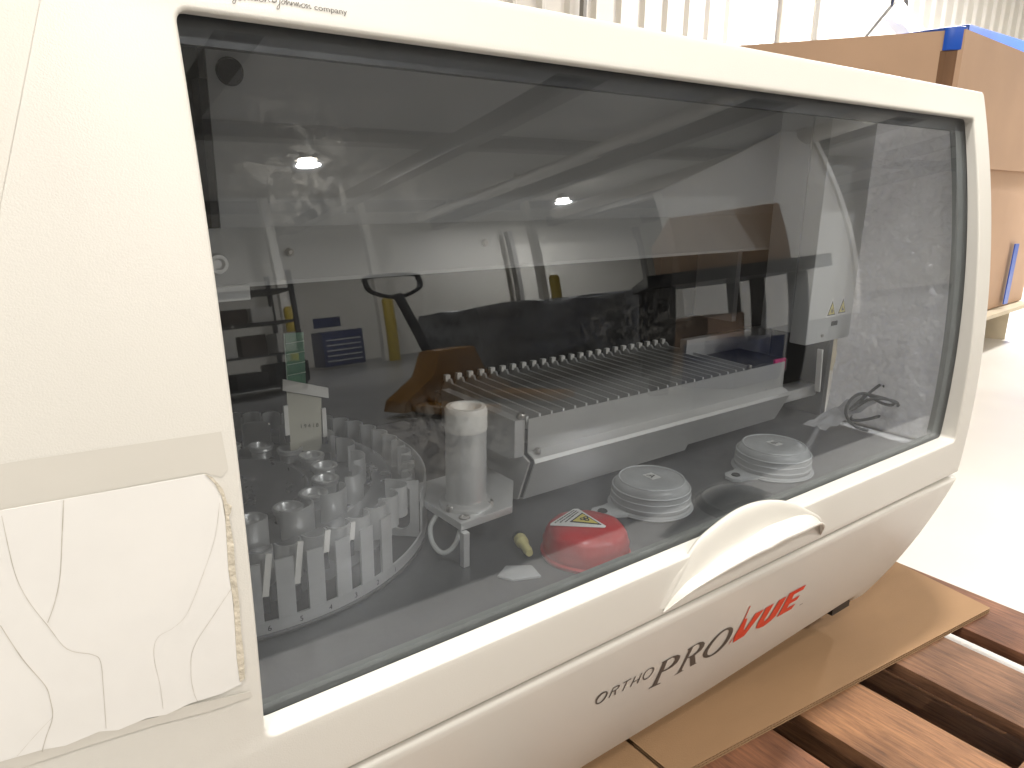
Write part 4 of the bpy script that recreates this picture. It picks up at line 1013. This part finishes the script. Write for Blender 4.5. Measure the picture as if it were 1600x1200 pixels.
# ================================================================== BOTTLE LIDS
def lid(name, loc, r, h, m, lobes, label, cat='lid', top=None):
    t = empty(name, loc); tag(t, label, cat, None)
    f = (lambda a, z: 1 + lobes * math.cos(8 * a) * (1 if z > h * 0.3 else 0.3))
    b = MB(); b.lathe([(0.0, 0.0), (r * 1.0, 0.0), (r * 1.03, h*0.03), (r * 1.03, h*0.12), (r*0.97, h*0.16), (r*0.985, h*0.30), (r*0.96, h*0.34), (r*0.975, h*0.5), (r*0.93, h*0.62), (r * 0.91, h*0.78), (r * 0.84, h*0.93), (r * 0.70, h), (r * 0.35, h*1.01), (0, h*1.01)], (0, 0, 0), 72, lobes=f)
    b.build('shell', m, t, True, 60)
    return t
red = lid('red_lid', (0.532, 0.078, ZD), 0.050, 0.036, M['red_cap'], 0.018, 'glossy red screw lid with a triangular biohazard sticker')
# triangular sticker on top: rectified corners measured around the lid's centre
def tri_sticker(parent, pts, z, inner, m1, name):
    b = MB(); b.prism(pts, 'z', z, z + 0.0004); return b.build(name, m1, parent)
s0 = tri_sticker(red, [(-0.037, 0.020), (-0.034, 0.023), (0.013, 0.037), (0.018, 0.034), (0.013, -0.018), (0.009, -0.020)], 0.0368, None, M['sticker_white'], 'warning_sticker')
def lerp(a, c, t): return (a[0] + (c[0] - a[0]) * t, a[1] + (c[1] - a[1]) * t)
A3, B3, C3 = (-0.014, 0.013), (0.0135, 0.0225), (0.0105, -0.0135)
for nm, sc, zz, mm in (('border', 1.0, 0.03735, 'ink_black'), ('field', 0.80, 0.0379, 'sticker_yellow')):
    cen = ((A3[0]+B3[0]+C3[0])/3, (A3[1]+B3[1]+C3[1])/3)
    b = MB(); b.prism([lerp(cen, p, sc) for p in (A3, B3, C3)], 'z', zz, zz + 0.0003); b.build(nm, M[mm], s0)
for a in (30, 150, 270):
    t = math.radians(a); b = MB(); b.lathe([(0.0016, 0), (0.0030, 0), (0.0030, 0.0003), (0.0016, 0.0003)], (cen[0] + 0.003*math.cos(t) + 0.001, cen[1] + 0.003*math.sin(t), 0.0384), 16); b.build('symbol', M['ink_black'], s0)
for r_ in range(3):
    p0 = lerp((-0.030, 0.0205), (-0.016, 0.014), r_ / 2.5); p1 = lerp((0.012, 0.0335), (0.012, 0.0255), r_ / 2.5)
    n = 9
    for q in range(n):
        u0 = q / n + 0.01; u1 = u0 + 0.07 + 0.025 * random.random()
        a = lerp(p0, p1, u0); c = lerp(p0, p1, min(u1, 1))
        b = MB(); b.bar((a[0], a[1], 0.0377), (c[0], c[1], 0.0377), 0.0014, 0.0003); b.build('print_mark', M['ink_grey'], s0)

def clear_lid(name, loc, r, letter, ang, ear, label):
    t = lid(name, loc, r, 0.040, M['frost'], 0.010, label)
    for hh in (0.30, 0.52, 0.72):
        b = MB(); rr = r * (0.985 - 0.05 * hh); n = 48
        b.tube([(rr * math.cos(2*PI*k/n) * 1.0, rr * math.sin(2*PI*k/n), 0.040 * hh) for k in range(n)], 0.0011, 5, True); b.build('thread_ring', M['frost_rib'], t, True)
    b = MB(); n = 48; b.tube([(r * 0.80 * math.cos(2*PI*k/n), r * 0.80 * math.sin(2*PI*k/n), 0.0385) for k in range(n)], 0.0013, 5, True); b.build('rim', M['frost_rib'], t, True)
    b = MB(); n = 48; b.tube([(r * 1.03 * math.cos(2*PI*k/n), r * 1.03 * math.sin(2*PI*k/n), 0.003) for k in range(n)], 0.0013, 5, True); b.build('flange_rim', M['frost_rib'], t, True)
    # ear with a hole
    d = Vector((math.cos(ear), math.sin(ear))); q = Vector((-d.y, d.x))
    pts = [q * 0.022 + d * r * 0.88, q * 0.016 + d * (r + 0.012), q * 0.015 + d * (r + 0.028), q * 0.007 + d * (r + 0.036), -q * 0.007 + d * (r + 0.036), -q * 0.015 + d * (r + 0.028), -q * 0.016 + d * (r + 0.012), -q * 0.022 + d * r * 0.88]
    b = MB(); b.prism([tuple(p) for p in pts], 'z', 0.001, 0.006); b.bevel(0.001); b.build('ear', M['frost_rib'], t, True)
    e = d * (r + 0.022)
    b = MB(); b.lathe([(0, 0.0072), (0.0042, 0.0072), (0.0056, 0.0078), (0.0065, 0.0062)], (e.x, e.y, 0), 20); b.build('ear_hole', M['dark_metal'], t, True)
    # letter patch
    Rm = Matrix.Rotation(ang, 3, 'Z')
    b = MB(); b.obox((0, 0, 0.0409), (0.019, 0.015, 0.0005), Rm); lb = b.build('letter_patch', M['sticker_white'], t)
    tb = text_bm(letter, 0.0155, align='CENTER')
    for vtx in tb.verts: vtx.co = Rm @ Vector((vtx.co.x, vtx.co.y - 0.0053, 0)) + Vector((0, 0, 0.0415))
    me = bpy.data.meshes.new('letter'); tb.to_mesh(me); tb.free(); link('letter', me, M['ink_black'], lb)
    return t
clear_lid('clear_lid', (0.690, 0.125, ZD), 0.053, 'A', math.radians(-95), math.radians(170), 'frosted clear lid with the letter A, between the red lid and lid B')
clear_lid('clear_lid', (0.935, 0.108, ZD), 0.056, 'B', math.radians(-95), math.radians(175), 'frosted clear lid with the letter B, farthest right on the deck')
b = MB(); b.lathe([(0, 0.001), (0.035, 0.001), (0.044, 0.003), (0.050, 0.008), (0.052, 0.008), (0.057, 0.002), (0.060, 0.0)], (0.79, 0.055, ZD), 56)
M['rubber'] = mat('grey_rubber', (0.06, 0.063, 0.066), 0.5)
tag(b.build('rubber_ring', M['rubber'], None, True), 'dark rubber ring on the deck just behind the door handle', 'ring')
# small yellowed connector
cn = empty('hose_connector', (0.478, 0.125, ZD + 0.008)); tag(cn, 'small yellowed ribbed connector lying left of the red lid', 'connector')
R4 = Matrix.Rotation(math.radians(70), 4, 'Z') @ Matrix.Rotation(PI/2, 4, 'Y')
b = MB(); b.lathe([(0, -0.024), (0.004, -0.024), (0.0055, -0.016), (0.004, -0.0155), (0.0055, -0.008), (0.004, -0.0075), (0.006, 0.0), (0.0075, 0.002), (0.0075, 0.012), (0.005, 0.014), (0, 0.014)], (0, 0, 0), 20, M4=R4); b.build('barb', M['yellow_plastic'], cn, True)
b = MB(); b.lathe([(0, 0.0145), (0.0075, 0.0145), (0.0075, 0.018), (0.005, 0.019), (0, 0.019)], (0, 0, 0), 20, M4=R4); b.build('seal', M['black_paint'], cn, True)
b = MB(); b.prism([(0, 0), (0.030, -0.012), (0.036, 0.012), (0.012, 0.028), (-0.008, 0.016)], 'z', 0, 0.003); b.bevel(0.001)
o = b.build('plastic_scrap', M['frost'], None, True); o.location = (0.425, 0.075, ZD + 0.0005); tag(o, 'flat cloudy plastic offcut on the deck below the connector', 'plastic piece')

# ================================================================== RIGHT END: wrap, bag, cables, paper
b = MB()
def wf(u, v):
    z = -0.402 + 0.505 * v; y = G(z) + 0.0165 + 0.185 * u
    n = mnoise.noise(Vector((u * 7, v * 16, 1))) * 0.008 + mnoise.noise(Vector((u * 22, v * 50, 4))) * 0.005 + mnoise.noise(Vector((u*60, v*120, 9))) * 0.002
    y += 0.008 * mnoise.noise(Vector((v * 6, 2, u))) * u
    return (1.236 + n * 0.7, max(y, G(z) + 0.0165), z)
b.grid(60, 170, wf)
tag(b.build('bubble_wrap', M['wrap'], None, True, 80), 'crumpled glistening bubble wrap at the right end behind the window', 'bubble wrap')
b = MB()
pts = []
for k in range(90):
    t = k / 89 * 2 * PI * 2.6; pts.append((1.170 + 0.040*math.cos(t) + 0.012*math.sin(2.3*t), 0.10 + 0.022*math.sin(t) + 0.008*math.cos(1.7*t), -0.355 + 0.012*math.sin(t*0.7) + 0.014*math.cos(1.3*t)))
b.tube([(1.185 + (p_[0] - 1.17) * 1.25, p_[1] - 0.005, p_[2] + 0.006 + (p_[2] + 0.355) * 0.5) for p_ in pts], 0.0026, 6)
tag(b.build('cable', M['cable'], None, True), 'thin black cable coiled loosely at the right end of the deck', 'cable')
b = MB(); b.grid(24, 8, lambda u, v: (1.06 + 0.16*u, 0.10 + 0.04*v, -0.372 + 0.022*u + 0.006*mnoise.noise(Vector((u*7, v*4, 0)))))
M['paper'] = mat('crumpled_white_paper', (0.42, 0.42, 0.43), 0.6, bump=0.6, bscale=90)
tag(b.build('paper', M['paper'], None, True, 80), 'crumpled white paper under the coiled black cable', 'paper')
bg_ = empty('parts_bag', (1.03, 0.215, -0.35)); tag(bg_, 'small clear bag with brown contents on the rail right of the rack', 'bag')
b = MB(); b.grid(30, 16, lambda u, v: (-0.05 + 0.12*u, 0.006*mnoise.noise(Vector((u*9, v*9, 0))) - 0.014*math.sin(PI*v)*math.sin(PI*min(1, u*1.15)), -0.002 + (0.038*math.sin(PI*u)**0.6 + 0.004) * v))
M['bag'] = mat('clear_bag', (0.75, 0.75, 0.72), 0.12, alpha=0.35, bump=0.8, bscale=60)
b.build('film', M['bag'], bg_, True, 80)
b = MB()
for k in range(6): b.obox((-0.02 + 0.013*k, 0.004, 0.012 + 0.003*(k % 2)), (0.014, 0.012, 0.02), Matrix.Rotation(0.5*k, 3, 'Y'))
b.bevel(0.003); b.build('contents', M['box_card'], bg_, True)
o = MB(); o.box(0, 0.030, 0, 0.004, 0, 0.020); o = o.build('pink_tag', M['pink'], None); o.location = (1.073, 0.21, -0.302); tag(o, 'bright pink tag just left of the tower foot', 'tag')

# ================================================================== THINGS BEHIND THE CAMERA (mirrored in the window)
# pallet jack
pj = empty('pallet_jack', (2.48, -3.6, FZ)); tag(pj, 'orange pallet jack with black loop handle mirrored in the window', 'pallet jack')
b = MB()
b.prism([(-0.42, 0.05), (0.42, 0.05), (0.40, 0.16), (0.20, 0.36), (0.13, 0.60), (-0.13, 0.60), (-0.20, 0.36), (-0.40, 0.16)], 'y', -0.14, 0.14); b.bevel(0.02)
b.build('body', M['orange'], pj, True)
for s in (-1, 1):
    b = MB(); b.box(s*0.27 - 0.09, s*0.27 + 0.09, 0.141, 0.85, 0.05, 0.12); b.bevel(0.012); b.build('fork', M['orange'], pj, True)
b = MB(); b.tube([(-0.02, -0.12, 0.40), (-0.14, -0.30, 1.20)], 0.035, 10); b.build('shaft', M['black_paint'], pj, True)
b = MB(); b.tube([(p.x, p.y, p.z) for p in catmull([(-0.14, -0.30, 1.17), (-0.30, -0.33, 1.24), (-0.33, -0.35, 1.34), (-0.29, -0.36, 1.40), (0.02, -0.36, 1.40), (0.07, -0.35, 1.34), (0.04, -0.33, 1.24)], 5, True)], 0.020, 8, True); b.build('loop_handle', M['black_paint'], pj, True)
b = MB(); b.lathe([(0, -0.05), (0.1, -0.05), (0.1, 0.05), (0, 0.05)], (0, -0.12, 0.1), 24, M4=Matrix.Rotation(PI/2, 4, 'Y')); b.build('wheel', M['black_paint'], pj, True)
# tool chest
tcst = empty('tool_chest', (5.15, -11.6, FZ)); tcst.scale = (0.62, 0.7, 0.78); tag(tcst, 'navy tool chest with pale drawer lines between the mirrored yellow posts', 'tool chest')
b = MB(); b.box(-0.6, 0.6, -0.35, 0.35, 0.08, 1.30); b.bevel(0.02); b.build('cabinet', M['navy'], tcst, True)
for k in range(5):
    b = MB(); b.box(-0.5, 0.5, 0.351, 0.365, 0.25 + 0.18*k, 0.29 + 0.18*k); b.build('drawer_pull', M['alu'], tcst)
b = MB(); b.box(-0.5, 0.3, -0.3, -0.28, 1.45, 1.8); b.build('back_board', M['navy'], tcst)
for i, (x, y, h) in enumerate(((4.25, -11.2, 1.75), (6.0, -11.2, 1.75), (9.0, -10.2, 1.9))):
    b = MB(); b.lathe([(0, 0), (0.10, 0), (0.10, h - 0.06), (0.07, h), (0, h)], (0, 0, 0), 24)
    o = b.build('bollard', M['yellow'], None, True); o.location = (x, y, FZ)
    tag(o, ['yellow post left of the mirrored tool chest', 'yellow post right of the mirrored tool chest', 'yellow post near the mirrored long brown box'][i], 'bollard', 'yellow posts')
    dp = MB(); dp.box(-0.07, 0.07, -0.07, 0.07, 0, 4.7); dp = dp.build('white_column', M['wall_rib'], None); dp.location = (x + 0.1, y - 0.5, FZ)
    tag(dp, 'white steel column rising behind the ' + ['left', 'middle', 'right'][i] + ' yellow post', 'column', 'white steel columns')
# shelf with goods
sh = empty('goods_shelf', (2.05, -7.9, FZ)); tag(sh, 'dark crowded storage shelf mirrored at the left of the window', 'shelf')
for k in range(4):
    b = MB(); b.box(-1.6, 0.95, -0.4, 0.4, 0.10 + 0.55*k, 0.14 + 0.55*k); b.build('shelf_board', M['alu_dark'], sh)
for x in (-1.6, -0.3, 0.9):
    for y in (-0.39, 0.35):
        b = MB(); b.box(x, x + 0.05, y, y + 0.04, 0, 2.1); b.build('post', M['alu_dark'], sh)
gm = [M['wood_dark'], M['box_card'], M['card'], M['inner_dark'], M['wrap_dark'], M['nylon'], M['black_paint']]
q = 0
words = ['dark', 'tan', 'brown', 'black', 'grey', 'white', 'jet black']
for k in range(3):
    x = -1.5
    while x < 0.7:
        w = random.uniform(0.18, 0.42); h = random.uniform(0.2, 0.42); i = random.choice((0, 0, 1, 2, 3, 3, 4, 5, 6))
        b = MB(); b.box(0, w, -0.25, 0.25, 0, h); b.bevel(0.01)
        o = b.build('stored_box', gm[i], None, True); o.location = (2.05 + x, -7.8, FZ + 0.1405 + 0.55*k)
        tag(o, '%s stored box on the %s board of the mirrored shelf' % (words[i], ['bottom', 'middle', 'upper'][k]), 'box', 'boxes on the storage shelf')
        x += w + random.uniform(0.02, 0.12)
# wrapped load
lo = MB()
def lf(u, v):
    a = 2*PI*u; cx = 1.05*max(-1, min(1, 1.5*math.cos(a))); cy = 0.45*max(-1, min(1, 1.5*math.sin(a)))
    z = 0.14 + 0.85 * min(1, v*1.25); sh_ = 1 if v < 0.8 else 1 - (v-0.8)/0.2
    n = 0.04*mnoise.noise(Vector((cx*4, cy*4, z*5))); return ((cx + n)*sh_, (cy + n)*sh_, z + 0.06*mnoise.noise(Vector((cx*2, cy*2, 3)))*min(1, v*2))
lo.grid(72, 30, lf)
o = lo.build('wrapped_load', M['wrap_dark'], None, True, 80); o.location = (4.1, -4.5, FZ)
tag(o, 'grey stretch wrapped pallet load mirrored right of the orange jack', 'wrapped load')
b = MB(); b.box(-0.72, 0.72, -0.5, 0.5, 0, 0.13); b.bevel(0.01); o = b.build('pallet', M['wood_dark'], None, True); o.location = (4.1, -4.5, FZ); o.scale = (1.5, 1, 1); tag(o, 'dark pallet under the grey wrapped load', 'pallet')
# table with long box and goods
tb_ = empty('work_table', (4.05, -2.75, FZ)); tb_.rotation_euler.z = math.radians(-46); tag(tb_, 'black table with slanted legs mirrored under the long brown box', 'table')
b = MB(); b.box(-1.3, 1.3, -0.45, 0.45, 0.93, 1.02); b.build('tabletop', M['black_paint'], tb_)
for x in (-1.0, 0.1, 1.1):
    for s in (-1, 1):
        b = MB(); b.bar((x, s*0.35, 0.93), (x + 0.15, s*0.38, 0.0), 0.10, 0.10); b.build('leg', M['black_paint'], tb_)
b = MB(); b.box(-0.95, 0.95, -0.28, 0.28, 0, 0.42); b.bevel(0.01)
o = b.build('long_box', M['wood3'] if False else M['card'], None, True); o.location = (3.86, -2.55, FZ + 1.021); o.rotation_euler.z = math.radians(-46)
tag(o, 'long brown carton lying on the mirrored black table', 'box')
for i, (x, m, w, h, lb) in enumerate(((4.35, 'navy', 0.45, 0.4, 'blue crate under the mirrored black table'), (5.15, 'box_card', 0.4, 0.6, 'tan carton under the mirrored black table'), (5.75, 'wrap_dark', 0.4, 0.45, 'grey wrapped bundle under the mirrored black table'))):
    b = MB(); b.box(-w/2, w/2, -0.2, 0.2, 0, h); b.bevel(0.015); o = b.build('stored_box', M[m], None, True); o.location = (4.05 + (x - 5.0) * 0.62, -2.75 - (x - 5.0) * 0.79, FZ); tag(o, lb, 'box')
# roll-up door panel, pale, seen upper right in the mirror
rd = empty('overhead_door', (12.5, -13.2, FZ)); tag(rd, 'pale grey overhead door on the mirrored far wall', 'door')
b = MB(); b.box(-2.0, 2.0, -0.05, 0.05, 0, 3.4); b.build('door_panel', M['wall_rib'], rd)
for s in (-1, 1):
    b = MB(); b.box(s*2.1 - 0.06, s*2.1 + 0.06, -0.05, 0.12, 0, 3.9); b.build('track', M['beam'], rd)

# white partition standing to the right, mirrored in the upper right of the window
wp = empty('white_partition', (8.5, -5.2, FZ)); tag(wp, 'tall white partition mirrored at the upper right of the window', 'partition')
b = MB(); b.prism([(-1.9, 0.0), (1.75, 0.0), (1.75, 4.1), (1.1, 4.05), (-1.9, 2.7)], 'y', -0.06, 0.06); b.build('panel', M['wall'], wp)
b = MB(); b.box(1.751, 1.86, -0.1, 0.1, 0, 4.2); b.build('edge_post', M['wall_rib'], wp)

for i, (x, z, r) in enumerate(((6.9, 2.95, 0.10), (10.1, 3.0, 0.16))):
    b = MB(); b.tube([(x, -11.0, z), (x, -6.0, z), (x, -2.0, z)], r, 14)
    for y in (-10, -8, -6, -4): b.box(x - 0.02, x + 0.02, y - 0.02, y + 0.02, z + r, 3.15)
    tag(b.build('ceiling_duct', M['wall_rib'], None, True), ['thin', 'thick'][i] + ' white duct hanging below the ceiling beams, mirrored in the window', 'duct')
